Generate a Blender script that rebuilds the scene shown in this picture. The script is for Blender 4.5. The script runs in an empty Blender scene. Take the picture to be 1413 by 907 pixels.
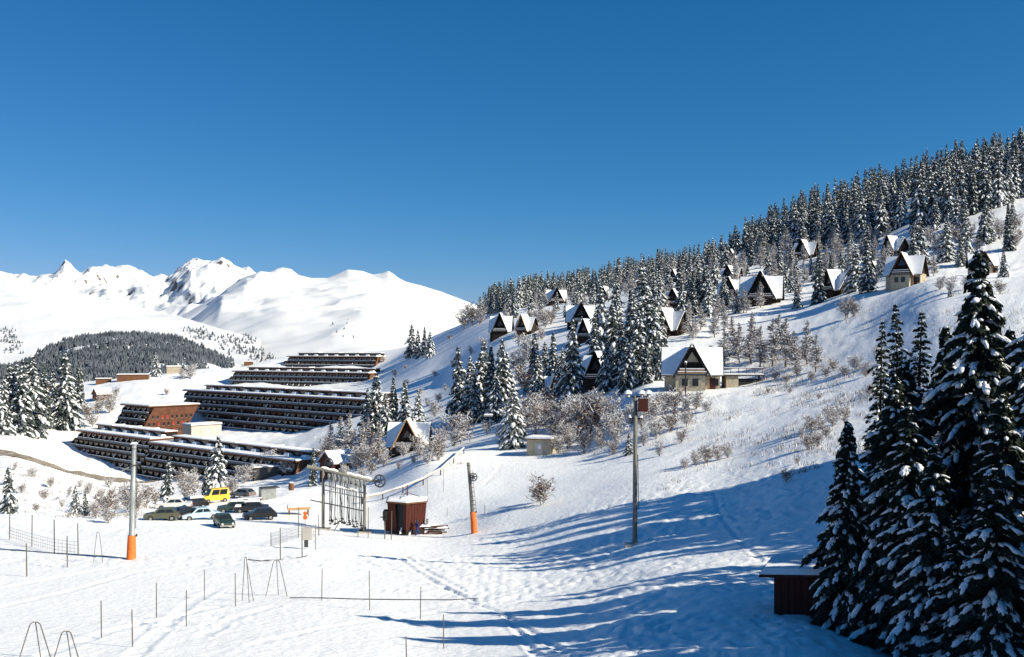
import bpy, math, random
import numpy as np
from mathutils import Vector, Matrix
# ------------------------------------------------------------------ camera, sky, sun, exposure
sc = bpy.context.scene
COL = sc.collection
CZ = 20.0                       # eye height above the world's zero
F, CX, HZ = 1374.0, 706.5, 480.0   # focal length, centre and horizon of the 1413 px wide photograph
cam_d = bpy.data.cameras.new('camera'); cam = bpy.data.objects.new('camera', cam_d); COL.objects.link(cam)
cam.location = (0, 0, CZ); cam.rotation_euler = (math.radians(90), 0, 0)
cam_d.sensor_width = 36; cam_d.lens = F / 1413 * 36; cam_d.shift_y = (HZ - 453.5) / 1413
cam_d.clip_start = 0.5; cam_d.clip_end = 40000
sc.camera = cam
SUN_EL = math.radians(31.5)
SUN_H = np.array([0.927, -0.375])            # horizontal direction towards the sun
w = bpy.data.worlds.new('World'); sc.world = w; w.use_nodes = True
nt = w.node_tree; nt.nodes.clear()
sky = nt.nodes.new('ShaderNodeTexSky'); sky.sky_type = 'NISHITA'; sky.sun_disc = False
sky.sun_elevation = SUN_EL; sky.sun_rotation = math.atan2(SUN_H[0], SUN_H[1])
sky.altitude = 1800; sky.air_density = 1.0; sky.dust_density = 0.0; sky.ozone_density = 6.0
# colour response of the slide film, applied to the whole sky alike: one power curve for each channel
sep = nt.nodes.new('ShaderNodeSeparateColor'); com = nt.nodes.new('ShaderNodeCombineColor')
nt.links.new(sky.outputs[0], sep.inputs[0])
for i, (g_, k_) in enumerate(((1.75, 0.185), (0.9, 0.66), (0.78, 1.04))):
    pw = nt.nodes.new('ShaderNodeMath'); pw.operation = 'POWER'; pw.inputs[1].default_value = g_
    ml = nt.nodes.new('ShaderNodeMath'); ml.operation = 'MULTIPLY'; ml.inputs[1].default_value = k_
    nt.links.new(sep.outputs[i], pw.inputs[0]); nt.links.new(pw.outputs[0], ml.inputs[0]); nt.links.new(ml.outputs[0], com.inputs[i])
bg = nt.nodes.new('ShaderNodeBackground'); bg.inputs['Strength'].default_value = 0.1
wo = nt.nodes.new('ShaderNodeOutputWorld')
nt.links.new(com.outputs[0], bg.inputs[0]); nt.links.new(bg.outputs[0], wo.inputs[0])
sun_d = bpy.data.lights.new('sun', 'SUN'); sun_d.energy = 4.9; sun_d.angle = math.radians(0.53); sun_d.color = (1.0, 0.925, 0.745)
sun = bpy.data.objects.new('sun', sun_d); COL.objects.link(sun)
sv = Vector((SUN_H[0] * math.cos(SUN_EL), SUN_H[1] * math.cos(SUN_EL), math.sin(SUN_EL)))
sun.rotation_euler = sv.to_track_quat('Z', 'Y').to_euler(); sun.location = (60, -20, 90)
vs = sc.view_settings; vs.view_transform = 'Standard'; vs.look = 'None'; vs.gamma = 1; vs.use_curve_mapping = False; vs.exposure = 0.46
sc.render.engine = 'CYCLES'; sc.cycles.max_bounces = 6; sc.cycles.diffuse_bounces = 4; sc.cycles.transparent_max_bounces = 4
rnd = random.Random(7)
# ------------------------------------------------------------------ materials
MATS = {}
def mat(name, col, rough=0.7, var=0.12, scale=6.0, spec=0.3, metal=0.0, bump=0.0, bscale=None, col2=None, coord='Object', stretch=None, sharp=False):
    m = bpy.data.materials.new(name); m.use_nodes = True; n = m.node_tree; b = n.nodes['Principled BSDF']
    b.inputs['Roughness'].default_value = rough; b.inputs['Metallic'].default_value = metal
    b.inputs['Specular IOR Level'].default_value = spec
    tc = n.nodes.new('ShaderNodeTexCoord'); src = tc.outputs[coord]
    if coord == 'World':
        pass
    if stretch:
        mp = n.nodes.new('ShaderNodeMapping'); mp.inputs['Scale'].default_value = stretch
        n.links.new(src, mp.inputs[0]); src = mp.outputs[0]
    tx = n.nodes.new('ShaderNodeTexNoise'); tx.inputs['Scale'].default_value = scale; tx.inputs['Detail'].default_value = 5
    n.links.new(src, tx.inputs['Vector'])
    rp = n.nodes.new('ShaderNodeValToRGB')
    lo, hi = (0.46, 0.54) if sharp else (0.3, 0.7)
    rp.color_ramp.elements[0].position = lo; rp.color_ramp.elements[1].position = hi
    c2 = col2 or tuple(min(1, c * (1 + var)) for c in col); c1 = col if col2 else tuple(c * (1 - var) for c in col)
    rp.color_ramp.elements[0].color = (*c1, 1); rp.color_ramp.elements[1].color = (*c2, 1)
    n.links.new(tx.outputs[0], rp.inputs[0]); n.links.new(rp.outputs[0], b.inputs['Base Color'])
    if bump:
        t2 = n.nodes.new('ShaderNodeTexNoise'); t2.inputs['Scale'].default_value = bscale or scale * 3; t2.inputs['Detail'].default_value = 6
        n.links.new(src, t2.inputs['Vector'])
        bp = n.nodes.new('ShaderNodeBump'); bp.inputs['Distance'].default_value = bump; bp.inputs['Strength'].default_value = 1.0
        n.links.new(t2.outputs[0], bp.inputs['Height']); n.links.new(bp.outputs[0], b.inputs['Normal'])
    MATS[name] = m
    return m
SN = (0.92, 0.925, 0.925)
mat('snow_ground', SN, 0.65, 0.025, 0.15, 0.15, bump=0.09, bscale=2.2)
mat('snow_far', (0.84, 0.845, 0.845), 0.7, 0.02, 0.004, 0.1)
mat('snow_tree', (0.86, 0.87, 0.88), 0.7, 0.03, 2.0, 0.15, bump=0.04, bscale=9)
mat('snow_roof', (0.88, 0.885, 0.89), 0.7, 0.03, 0.6, 0.15, bump=0.04, bscale=3)
mat('needles', (0.014, 0.022, 0.016), 0.75, 0.5, 1.2, 0.15, col2=(0.034, 0.048, 0.034))
mat('bark', (0.07, 0.05, 0.038), 0.9, 0.35, 3.0, 0.1, stretch=(3, 3, 0.5), bump=0.03)
mat('twig', (0.15, 0.085, 0.05), 0.9, 0.35, 2.0, 0.1)
mat('frost', (0.72, 0.72, 0.73), 0.8, 0.1, 3.0, 0.1)
mat('dry_grass', (0.22, 0.16, 0.09), 0.9, 0.3, 2.0, 0.1)
mat('wood_dark', (0.028, 0.02, 0.016), 0.8, 0.35, 1.5, 0.2, stretch=(6, 6, 0.6))
mat('wood_brown', (0.16, 0.075, 0.04), 0.8, 0.3, 1.5, 0.2, stretch=(5, 5, 0.5))
mat('wood_tan', (0.5, 0.3, 0.15), 0.8, 0.2, 1.5, 0.2, stretch=(5, 5, 0.5))
mat('wood_red', (0.075, 0.02, 0.014), 0.75, 0.3, 1.2, 0.2, stretch=(7, 7, 0.5))
mat('wood_rail', (0.13, 0.145, 0.165), 0.8, 0.25, 1.0, 0.2)
mat('wall_brick_brown', (0.13, 0.055, 0.034), 0.85, 0.3, 0.6, 0.2)
mat('stone', (0.42, 0.36, 0.27), 0.9, 0.3, 1.6, 0.2, bump=0.05)
mat('plaster', (0.5, 0.47, 0.42), 0.9, 0.12, 0.8, 0.2)
mat('render_tan', (0.42, 0.36, 0.26), 0.9, 0.15, 0.8, 0.2)
mat('glass', (0.02, 0.025, 0.03), 0.08, 0.1, 1.0, 0.6)
mat('curtain', (0.26, 0.23, 0.19), 0.8, 0.3, 0.7, 0.2)
mat('steel', (0.3, 0.31, 0.3), 0.5, 0.2, 2.0, 0.5, metal=0.4)
mat('steel_dark', (0.07, 0.07, 0.07), 0.55, 0.2, 2.0, 0.5, metal=0.3)
mat('galvanised', (0.34, 0.36, 0.36), 0.55, 0.25, 3.0, 0.4, metal=0.2, stretch=(1, 1, 0.3))
mat('pole_wood', (0.2, 0.19, 0.16), 0.85, 0.3, 4.0, 0.2, stretch=(4, 4, 0.3), bump=0.01)
mat('orange', (0.75, 0.16, 0.03), 0.7, 0.18, 3.0, 0.3)
mat('red_paint', (0.4, 0.03, 0.025), 0.5, 0.15, 2.0, 0.4)
mat('black', (0.02, 0.02, 0.022), 0.6, 0.3, 3.0, 0.3)
mat('rubber', (0.02, 0.02, 0.02), 0.9, 0.3, 3.0, 0.2)
mat('cane', (0.13, 0.11, 0.09), 0.7, 0.3, 4.0, 0.2)
mat('car_yellow', (0.78, 0.5, 0.05), 0.35, 0.06, 1.0, 0.5)
mat('car_blue', (0.45, 0.58, 0.66), 0.3, 0.06, 1.0, 0.5)
mat('car_green', (0.025, 0.05, 0.04), 0.3, 0.1, 1.0, 0.5)
mat('car_black', (0.015, 0.015, 0.018), 0.3, 0.1, 1.0, 0.5)
mat('car_olive', (0.09, 0.09, 0.055), 0.35, 0.1, 1.0, 0.5)
mat('car_grey', (0.16, 0.16, 0.15), 0.35, 0.1, 1.0, 0.5)
mat('car_white', (0.6, 0.6, 0.58), 0.35, 0.05, 1.0, 0.5)
mat('lamp_red', (0.6, 0.02, 0.02), 0.3, 0.05, 1.0, 0.5)
mat('lamp_clear', (0.7, 0.7, 0.66), 0.2, 0.05, 1.0, 0.5)
mat('road_mud', (0.2, 0.15, 0.1), 0.9, 0.3, 0.5, 0.2, col2=(0.36, 0.32, 0.27), bump=0.05, bscale=2)
mat('rock', (0.12, 0.11, 0.1), 0.9, 0.4, 0.02, 0.2)
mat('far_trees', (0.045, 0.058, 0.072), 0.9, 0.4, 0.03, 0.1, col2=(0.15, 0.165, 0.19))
mat('cloth_blue', (0.02, 0.04, 0.16), 0.8, 0.2, 5.0, 0.2)
mat('cloth_dark', (0.02, 0.022, 0.03), 0.8, 0.2, 5.0, 0.2)
mat('skin', (0.5, 0.3, 0.22), 0.6, 0.1, 5.0, 0.3)
mat('net', (0.2, 0.2, 0.24), 0.8, 0.1, 5.0, 0.2)
mat('needles_frosted', (0.02, 0.03, 0.024), 0.8, 0.4, 2.2, 0.15, col2=(0.15, 0.175, 0.175))
def rocky(m, lo, hi):
    n = m.node_tree; b = n.nodes['Principled BSDF']; src = b.inputs['Base Color'].links[0].from_socket
    ge = n.nodes.new('ShaderNodeNewGeometry'); sx_ = n.nodes.new('ShaderNodeSeparateXYZ'); n.links.new(ge.outputs['Normal'], sx_.inputs[0])
    tx = n.nodes.new('ShaderNodeTexNoise'); tx.inputs['Scale'].default_value = 0.02; tx.inputs['Detail'].default_value = 8; tc = n.nodes.new('ShaderNodeTexCoord'); n.links.new(tc.outputs['Object'], tx.inputs['Vector'])
    ad = n.nodes.new('ShaderNodeMath'); ad.operation = 'MULTIPLY_ADD'; ad.inputs[1].default_value = 0.5; n.links.new(tx.outputs[0], ad.inputs[0]); n.links.new(sx_.outputs['Z'], ad.inputs[2])
    mr = n.nodes.new('ShaderNodeMapRange'); mr.inputs[1].default_value = lo; mr.inputs[2].default_value = hi; n.links.new(ad.outputs[0], mr.inputs[0])
    mx = n.nodes.new('ShaderNodeMix'); mx.data_type = 'RGBA'; mx.inputs[6].default_value = (0.13, 0.12, 0.12, 1); n.links.new(mr.outputs[0], mx.inputs[0]); n.links.new(src, mx.inputs[7]); n.links.new(mx.outputs[2], b.inputs['Base Color'])
rocky(MATS['snow_far'], 0.80, 0.90)
# ------------------------------------------------------------------ mesh builder
class MB:
    def __init__(s): s.v = []; s.f = []; s.m = []; s.n = 0; s.mats = []
    def mi(s, m):
        if m not in s.mats: s.mats.append(m)
        return s.mats.index(m)
    def raw(s, v, f, m):
        """v (n,3), f (k,3|4) array"""
        v = np.asarray(v, float).reshape(-1, 3); f = np.asarray(f, int)
        if len(f) == 0: return s
        s.v.append(v); s.f.append(f + s.n); s.m.append(np.full(len(f), s.mi(m))); s.n += len(v); return s
    def box(s, c, d, m, rz=0.0, top=None):
        """centre of the BASE c, dims d; top = (sx, sy) scale of the top face"""
        x, y, z = d[0] / 2, d[1] / 2, d[2]; tx, ty = top or (1, 1)
        v = np.array([[-x, -y, 0], [x, -y, 0], [x, y, 0], [-x, y, 0], [-x * tx, -y * ty, z], [x * tx, -y * ty, z], [x * tx, y * ty, z], [-x * tx, y * ty, z]])
        if rz: ca, sa = math.cos(rz), math.sin(rz); v = v @ np.array([[ca, sa, 0], [-sa, ca, 0], [0, 0, 1]])
        return s.raw(v + np.asarray(c), [[0, 3, 2, 1], [4, 5, 6, 7], [0, 1, 5, 4], [1, 2, 6, 5], [2, 3, 7, 6], [3, 0, 4, 7]], m)
    def hexa(s, a, b, m):
        """two quads (4 points each) joined into a solid"""
        v = np.array(list(a) + list(b), float)
        return s.raw(v, [[3, 2, 1, 0], [4, 5, 6, 7], [0, 1, 5, 4], [1, 2, 6, 5], [2, 3, 7, 6], [3, 0, 4, 7]], m)
    def prism(s, poly, axis, a, b, m):
        """convex poly [(p,q)...] extruded on axis 'x' (p=y,q=z) or 'y' (p=x,q=z) or 'z' (p=x,q=y)"""
        n = len(poly)
        def pt(p, q, t): return {'x': (t, p, q), 'y': (p, t, q), 'z': (p, q, t)}[axis]
        v = [pt(p, q, a) for p, q in poly] + [pt(p, q, b) for p, q in poly]
        q4 = [[i, (i + 1) % n, n + (i + 1) % n, n + i] for i in range(n)]
        base = s.n
        s.raw(v, q4, m)
        s.n -= len(v)  # caps reuse the verts
        tri = [[0, i + 1, i] for i in range(1, n - 1)] + [[n, n + i, n + i + 1] for i in range(1, n - 1)]
        s.f.append(np.array(tri) + base); s.m.append(np.full(len(tri), s.mi(m))); s.n += len(v)
        return s
    def tube(s, pts, r, m, n=6, cap=True):
        pts = np.asarray(pts, float); k = len(pts); r = np.broadcast_to(np.asarray(r, float), (k,))
        t = np.gradient(pts, axis=0); t /= np.linalg.norm(t, axis=1)[:, None] + 1e-9
        up = np.array([0, 0, 1.0]) if abs(t[0][2]) < 0.9 else np.array([1.0, 0, 0])
        a = np.cross(t, up); a /= np.linalg.norm(a, axis=1)[:, None] + 1e-9; b = np.cross(t, a)
        th = np.arange(n) * 2 * math.pi / n
        v = pts[:, None] + r[:, None, None] * (np.cos(th)[None, :, None] * a[:, None] + np.sin(th)[None, :, None] * b[:, None])
        f = [[i * n + j, i * n + (j + 1) % n, (i + 1) * n + (j + 1) % n, (i + 1) * n + j] for i in range(k - 1) for j in range(n)]
        base = s.n; s.raw(v.reshape(-1, 3), f, m)
        if cap:
            for e in (0, (k - 1) * n):
                tri = [[e, e + j, e + j + 1] for j in range(1, n - 1)]
                s.f.append(np.array(tri) + base); s.m.append(np.full(len(tri), s.mi(m)))
        return s
    def ring(s, c, R, r, m, axis=(0, 1, 0), n=24, k=6):
        ax = np.array(axis, float); ax /= np.linalg.norm(ax)
        u = np.cross(ax, [0, 0, 1.0]) if abs(ax[2]) < 0.9 else np.array([1.0, 0, 0]); u /= np.linalg.norm(u); w_ = np.cross(ax, u)
        v = []
        for i in range(n):
            a = 2 * math.pi * i / n; d = math.cos(a) * u + math.sin(a) * w_
            for j in range(k):
                b = 2 * math.pi * j / k
                v.append(np.asarray(c) + d * (R + r * math.cos(b)) + ax * r * math.sin(b))
        f = [[i * k + j, ((i + 1) % n) * k + j, ((i + 1) % n) * k + (j + 1) % k, i * k + (j + 1) % k] for i in range(n) for j in range(k)]
        return s.raw(v, f, m)
    def mesh(s, name, smooth=False):
        me = bpy.data.meshes.new(name)
        v = np.concatenate(s.v)
        loops = np.concatenate([f.reshape(-1) for f in s.f]); tot = np.concatenate([np.full(len(f), f.shape[1]) for f in s.f])
        st = np.concatenate([[0], np.cumsum(tot)[:-1]])
        me.vertices.add(len(v)); me.vertices.foreach_set('co', v.astype(np.float32).ravel())
        me.loops.add(len(loops)); me.loops.foreach_set('vertex_index', loops.astype(np.int32))
        me.polygons.add(len(tot)); me.polygons.foreach_set('loop_start', st.astype(np.int32)); me.polygons.foreach_set('loop_total', tot.astype(np.int32))
        me.polygons.foreach_set('material_index', np.concatenate(s.m).astype(np.int32))
        me.polygons.foreach_set('use_smooth', np.full(len(tot), bool(smooth)))
        for m in s.mats: me.materials.append(MATS[m])
        me.update(calc_edges=True); me.validate()
        return me
    def build(s, name, parent=None, smooth=False, loc=None, rz=0.0):
        return put(name, s.mesh(name, smooth), parent, loc, rz)
def put(name, me, parent=None, loc=None, rz=0.0, scale=None):
    o = bpy.data.objects.new(name, me); COL.objects.link(o); o.parent = parent
    if loc is not None: o.location = loc
    if rz: o.rotation_euler = (0, 0, rz)
    if scale is not None: o.scale = scale if hasattr(scale, '__len__') else (scale,) * 3
    return o
def tag(o, label=None, cat=None, group=None, kind=None):
    if label: o['label'] = label
    if cat: o['category'] = cat
    if group: o['group'] = group
    if kind: o['kind'] = kind
    return o
def empty(name, loc, rz=0.0, label=None, cat=None, group=None, scale=None):
    o = put(name, None, None, loc, rz, scale); o.empty_display_size = 0.5
    return tag(o, label, cat, group)
# ------------------------------------------------------------------ noise
np.seterr(over='ignore')
def _h(ix, iy, s):
    if True:
        h = (ix.astype(np.uint32) * np.uint32(374761393) + iy.astype(np.uint32) * np.uint32(668265263) + np.uint32((s * 974711 + 12345) & 0xffffffff))
        h = (h ^ (h >> np.uint32(13))) * np.uint32(1274126177); h = h ^ (h >> np.uint32(16))
    return h.astype(np.float64) / 4294967295.0 * 2 - 1
def vn(x, y, s=0):
    ix = np.floor(x).astype(np.int64); iy = np.floor(y).astype(np.int64); fx = x - ix; fy = y - iy
    fx = fx * fx * fx * (fx * (fx * 6 - 15) + 10); fy = fy * fy * fy * (fy * (fy * 6 - 15) + 10)
    a = _h(ix, iy, s); b = _h(ix + 1, iy, s); c = _h(ix, iy + 1, s); d = _h(ix + 1, iy + 1, s)
    return (a * (1 - fx) + b * fx) * (1 - fy) + (c * (1 - fx) + d * fx) * fy
def fbm(x, y, s=0, o=4, g=0.5):
    t = 0; a = 1.0; n = 0
    for i in range(o):
        t = t + a * vn(x * 2 ** i + 17.3 * i, y * 2 ** i - 9.1 * i, s + i); n += a; a *= g
    return t / n
def sstep(a, b, x):
    t = np.clip((x - a) / (b - a), 0, 1); return t * t * (3 - 2 * t)
# ------------------------------------------------------------------ terrain: a height field given as profiles (distance m, picture row) along bearings
NEAR = [(20, 1180), (45, 905), (65, 826), (86, 769)]
PROF = {
 -700: NEAR + [(105, 728), (117, 708), (140, 722), (180, 715), (220, 690), (260, 655), (310, 625), (345, 606), (380, 596), (430, 575), (500, 550), (560, 536), (650, 530), (800, 560), (1300, 600)],
 0: NEAR + [(105, 728), (117, 709), (140, 722), (180, 715), (220, 690), (260, 655), (310, 625), (345, 606), (380, 596), (430, 575), (500, 550), (560, 536), (650, 530), (800, 560), (1300, 600)],
 100: NEAR + [(105, 731), (118, 712), (140, 724), (180, 720), (220, 700), (260, 677), (300, 655), (350, 640), (380, 626), (400, 608), (430, 588), (480, 560), (540, 537), (620, 528), (700, 531), (850, 560), (1300, 600)],
 200: NEAR + [(105, 733), (120, 714), (135, 698), (150, 706), (180, 706), (220, 700), (260, 690), (300, 678), (345, 662), (370, 640), (420, 598), (470, 560), (540, 526), (620, 519), (700, 519), (850, 560), (1300, 600)],
 300: NEAR + [(105, 738), (120, 718), (135, 703), (150, 692), (165, 683), (185, 690), (215, 688), (250, 682), (290, 673), (320, 660), (340, 644), (365, 614), (385, 600), (402, 597), (415, 587), (440, 563), (480, 549), (540, 537), (572, 534), (586, 532), (600, 517), (660, 509), (720, 512), (850, 560), (1300, 600)],
 400: NEAR + [(105, 742), (120, 721), (135, 704), (150, 688), (165, 676), (190, 677), (220, 678), (260, 672), (290, 662), (305, 647), (320, 630), (340, 613), (370, 600), (400, 588), (415, 572), (440, 556), (480, 546), (520, 540), (545, 536), (560, 534), (575, 521), (592, 514), (610, 513), (640, 513), (672, 511), (685, 510), (700, 497), (730, 492), (800, 494), (950, 540), (1300, 590)],
 500: [(20, 1180), (45, 905), (65, 828), (86, 776), (105, 746), (118, 734), (135, 712), (150, 693), (165, 678), (190, 662), (220, 650), (260, 622), (300, 599), (340, 580), (370, 568), (400, 555), (440, 543), (480, 536), (500, 534), (520, 532), (535, 528), (550, 518), (600, 513), (640, 512), (660, 510), (674, 497), (700, 489), (780, 485), (900, 510), (1300, 580)],
 600: [(20, 1180), (45, 910), (65, 832), (86, 779), (105, 751), (118, 734), (135, 698), (150, 666), (165, 641), (180, 625), (192, 629), (210, 622), (235, 607), (262, 590), (300, 567), (340, 550), (380, 528), (410, 506), (440, 494), (500, 480), (560, 470), (620, 463), (700, 470), (900, 520), (1300, 580)],
 700: [(20, 1150), (30, 1010), (45, 903), (65, 828), (86, 777), (105, 738), (118, 710), (135, 683), (150, 657), (165, 638), (180, 621), (200, 602), (230, 580), (260, 556), (300, 522), (330, 500), (370, 463), (420, 446), (480, 433), (560, 423), (640, 428), (800, 470), (1300, 560)],
 800: [(20, 1120), (30, 990), (45, 890), (60, 832), (80, 776), (95, 731), (110, 700), (125, 677), (140, 656), (155, 639), (170, 621), (190, 592), (215, 560), (240, 535), (270, 508), (300, 482), (340, 455), (390, 432), (450, 418), (540, 408), (640, 404), (720, 412), (900, 450), (1300, 540)],
 900: [(20, 1110), (30, 980), (45, 868), (55, 825), (68, 783), (80, 748), (95, 706), (110, 674), (130, 645), (150, 618), (170, 572), (180, 544), (190, 536), (205, 520), (230, 490), (260, 458), (300, 438), (350, 415), (420, 397), (500, 388), (600, 382), (700, 382), (780, 392), (950, 430), (1300, 530)],
 1000: [(20, 1110), (30, 970), (45, 855), (55, 808), (68, 762), (80, 726), (95, 686), (110, 656), (125, 634), (145, 600), (165, 562), (180, 538), (190, 532), (210, 505), (240, 462), (270, 435), (300, 415), (350, 388), (400, 376), (480, 370), (600, 367), (700, 368), (780, 378), (950, 420), (1300, 520)],
 1100: [(20, 1110), (40, 880), (48, 840), (58, 790), (70, 735), (85, 682), (100, 643), (115, 616), (135, 585), (160, 545), (190, 500), (220, 460), (250, 432), (275, 415), (310, 400), (350, 377), (400, 354), (450, 337), (520, 318), (600, 311), (660, 314), (800, 350), (1300, 500)],
 1200: [(20, 1110), (40, 900), (48, 850), (60, 770), (75, 692), (90, 640), (105, 605), (120, 580), (140, 545), (170, 490), (200, 445), (230, 412), (250, 396), (268, 390), (295, 380), (330, 360), (370, 340), (420, 315), (480, 292), (540, 284), (600, 288), (700, 320), (1300, 480)],
 1300: [(20, 1130), (40, 930), (50, 850), (65, 742), (80, 662), (95, 604), (110, 564), (130, 520), (160, 455), (190, 405), (210, 388), (240, 381), (270, 362), (310, 332), (350, 304), (400, 284), (450, 266), (500, 256), (540, 259), (650, 300), (1300, 470)],
 1413: [(20, 1150), (40, 950), (50, 850), (65, 720), (80, 632), (95, 570), (110, 533), (130, 480), (160, 420), (190, 385), (210, 379), (250, 362), (300, 309), (350, 275), (400, 255), (450, 238), (500, 231), (540, 238), (650, 280), (1300, 460)],
 1900: [(20, 1150), (40, 930), (50, 800), (65, 640), (80, 560), (100, 480), (130, 420), (160, 360), (200, 310), (300, 230), (400, 190), (500, 170), (560, 180), (700, 230), (1300, 440)],
 2700: [(20, 1100), (40, 760), (50, 700), (100, 440), (200, 270), (400, 150), (700, 170), (1300, 420)],
}
def pchip(x, y, q):
    x = np.asarray(x, float); y = np.asarray(y, float); h = np.diff(x); dl = np.diff(y, axis=0)
    dl = dl / (h if y.ndim == 1 else h[:, None])
    d = np.zeros_like(y)
    hh = h if y.ndim == 1 else h[:, None]
    w1 = 2 * hh[1:] + hh[:-1]; w2 = hh[1:] + 2 * hh[:-1]
    same = dl[:-1] * dl[1:] > 0
    with np.errstate(divide='ignore', invalid='ignore'):
        d[1:-1] = np.where(same, (w1 + w2) / (w1 / dl[:-1] + w2 / dl[1:]), 0)
    d[0] = dl[0]; d[-1] = dl[-1]
    i = np.clip(np.searchsorted(x, q) - 1, 0, len(h) - 1); t = (q - x[i]) / h[i]; H_ = h[i]
    if y.ndim > 1: t = t[:, None]; H_ = H_[:, None]
    return (2*t**3 - 3*t**2 + 1) * y[i] + (t**3 - 2*t**2 + t) * H_ * d[i] + (-2*t**3 + 3*t**2) * y[i+1] + (t**3 - t**2) * H_ * d[i+1]
LD = np.linspace(math.log(5), math.log(1300), 420); PXG = np.arange(-700, 2701, 10.0)
_cols = sorted(PROF); _a = []
for c in _cols:
    p = PROF[c]; z20 = (p[0][1] - HZ) * p[0][0]
    p = [(5, HZ + z20 * 0.93 / 5), (10, HZ + z20 * 0.96 / 10)] + p
    _a.append(pchip([math.log(a) for a, b in p], [b for a, b in p], LD))
PYG = pchip(_cols, np.array(_a), PXG)           # (px, logd)
def base_py(px, d):
    u = np.clip((np.asarray(px, float) + 700) / 10, 0, len(PXG) - 1.001); v = np.clip((np.log(d) - LD[0]) / (LD[1] - LD[0]), 0, len(LD) - 1.001)
    i = u.astype(int); j = v.astype(int); a = u - i; b = v - j
    return (PYG[i, j] * (1 - b) + PYG[i, j+1] * b) * (1 - a) + (PYG[i+1, j] * (1 - b) + PYG[i+1, j+1] * b) * a
TRACKS = []                                      # (polyline, half width, depth)
def relief(x, y):
    px = CX + F * x / y; d = y
    hill = sstep(0, 1, (px - 560) / 500) * sstep(95, 170, d) + .45 * sstep(450, 520, px) * (1 - sstep(620, 700, px)) * sstep(200, 300, d)            # untracked hillside
    left = sstep(120, 150, d) * (1 - sstep(420, 560, px))
    bank = np.exp(-(((px - 690) / 110) ** 2 + ((d - 74) / 13) ** 2)) + 0.55 * sstep(720, 900, px) * (1 - sstep(100, 125, d))
    h = 0.05 * fbm(x / 6, y / 6, 1, 3) + 0.026 * fbm(x / 0.9, y / 0.9, 5, 3)
    h = h + hill * (0.5 * fbm(x / 10, y / 10, 2, 4) + 0.13 * fbm(x / 1.6, y / 1.6, 8, 3)) + left * (0.7 * fbm(x / 6, y / 6, 3, 4) + (1.5 * fbm(x / 3.2, y / 3.2, 4, 4) + .8 * fbm(x / 9, y / 5, 14, 3)) * (1 - sstep(200, 260, px)) * sstep(125, 150, d) * (1 - sstep(240, 290, d)))
    h = h + bank * (0.3 * np.abs(vn(x / 0.75, y / 0.9, 21)) ** 0.7 + 0.2 * fbm(x / 2.4, y / 2.4, 22, 3)) * (0.5 + 0.5 * sstep(-.1, .4, vn(x / 5, y / 5, 31)))
    foot = sstep(0.25, 0.5, vn(x / 9, y / 7, 41)) * (1 - sstep(100, 130, d))          # trodden patches on the piste
    h = h - foot * 0.09 * sstep(0.15, 0.55, vn(x / 0.42, y / 0.55, 42))
    return h * sstep(12, 30, d)
def ground(x, y):
    x = np.asarray(x, float); y = np.asarray(y, float)
    px = CX + F * x / y
    return CZ - (base_py(px, y) - HZ) / F * y + relief(x, y)
def gz(x, y): return float(ground(np.array([x]), np.array([y]))[0])
_DS = np.exp(np.linspace(math.log(28), math.log(1100), 2500))
def hit(px, py, dmin=28, dmax=1100, height=True):
    """ground point seen at a picture position"""
    p = base_py(np.full(len(_DS), float(px)), _DS); ok = (p <= py) & (_DS >= dmin) & (_DS <= dmax)
    d = float(_DS[np.argmax(ok)]) if ok.any() else dmax
    x = (px - CX) / F * d
    return Vector((x, d, gz(x, d) if height else 0.0))
def at(px, d):
    x = (px - CX) / F * d
    return Vector((x, d, gz(x, d)))
def wxyz(px, py, d): return Vector(((px - CX) / F * d, d, CZ - (py - HZ) / F * d))
def track(pts, hw, dep, dmin=28):
    TRACKS.append((np.array([tuple(hit(a, b, dmin))[:2] for a, b in pts]), hw, dep))
for p in ([(0, 838), (90, 818), (180, 792), (330, 765), (430, 748)], [(185, 905), (235, 860), (262, 832), (300, 812)], [(0, 812), (120, 790), (260, 768), (380, 752)],
          [(280, 878), (330, 850), (380, 838)], [(350, 890), (450, 866), (520, 856), (600, 846)], [(60, 905), (150, 872), (300, 838)]):
    track(p, 0.4, 0.07)
for p in ([(492, 770), (520, 782), (575, 795), (640, 822)], [(548, 768), (575, 790), (620, 815), (655, 830)], [(560, 768), (600, 795), (640, 815)],
          [(985, 682), (995, 712), (1018, 742), (1050, 775)], [(690, 640), (684, 655), (668, 668)], [(640, 830), (700, 848), (760, 890), (790, 907)], [(700, 850), (720, 880), (740, 905)],
          [(880, 735), (940, 720), (985, 700), (1040, 690)]):
    track(p, 0.22, 0.11)
def carve(x, y):
    z = np.zeros_like(x)
    for P, hw, dep in TRACKS:
        # densify and smooth
        t = np.linspace(0, len(P) - 1, 60); Q = np.stack([np.interp(t, np.arange(len(P)), P[:, k]) for k in (0, 1)], 1)
        bb = (x > Q[:, 0].min() - 2) & (x < Q[:, 0].max() + 2) & (y > Q[:, 1].min() - 2) & (y < Q[:, 1].max() + 2)
        idx = np.nonzero(bb)[0]
        if len(idx) == 0: continue
        best = np.full(len(idx), 1e9)
        for a, b in zip(Q[:-1], Q[1:]):
            ab = b - a; L = ab @ ab + 1e-9
            u = np.clip(((x[idx] - a[0]) * ab[0] + (y[idx] - a[1]) * ab[1]) / L, 0, 1)
            best = np.minimum(best, np.hypot(x[idx] - a[0] - u * ab[0], y[idx] - a[1] - u * ab[1]))
        q = best / hw
        z[idx] += -dep * np.exp(-q ** 4) * (0.7 + 0.5 * vn(x[idx] / 0.5, y[idx] / 0.5, 77)) + 0.35 * dep * np.exp(-((q - 1.5) / 0.4) ** 2)
    return z
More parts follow.
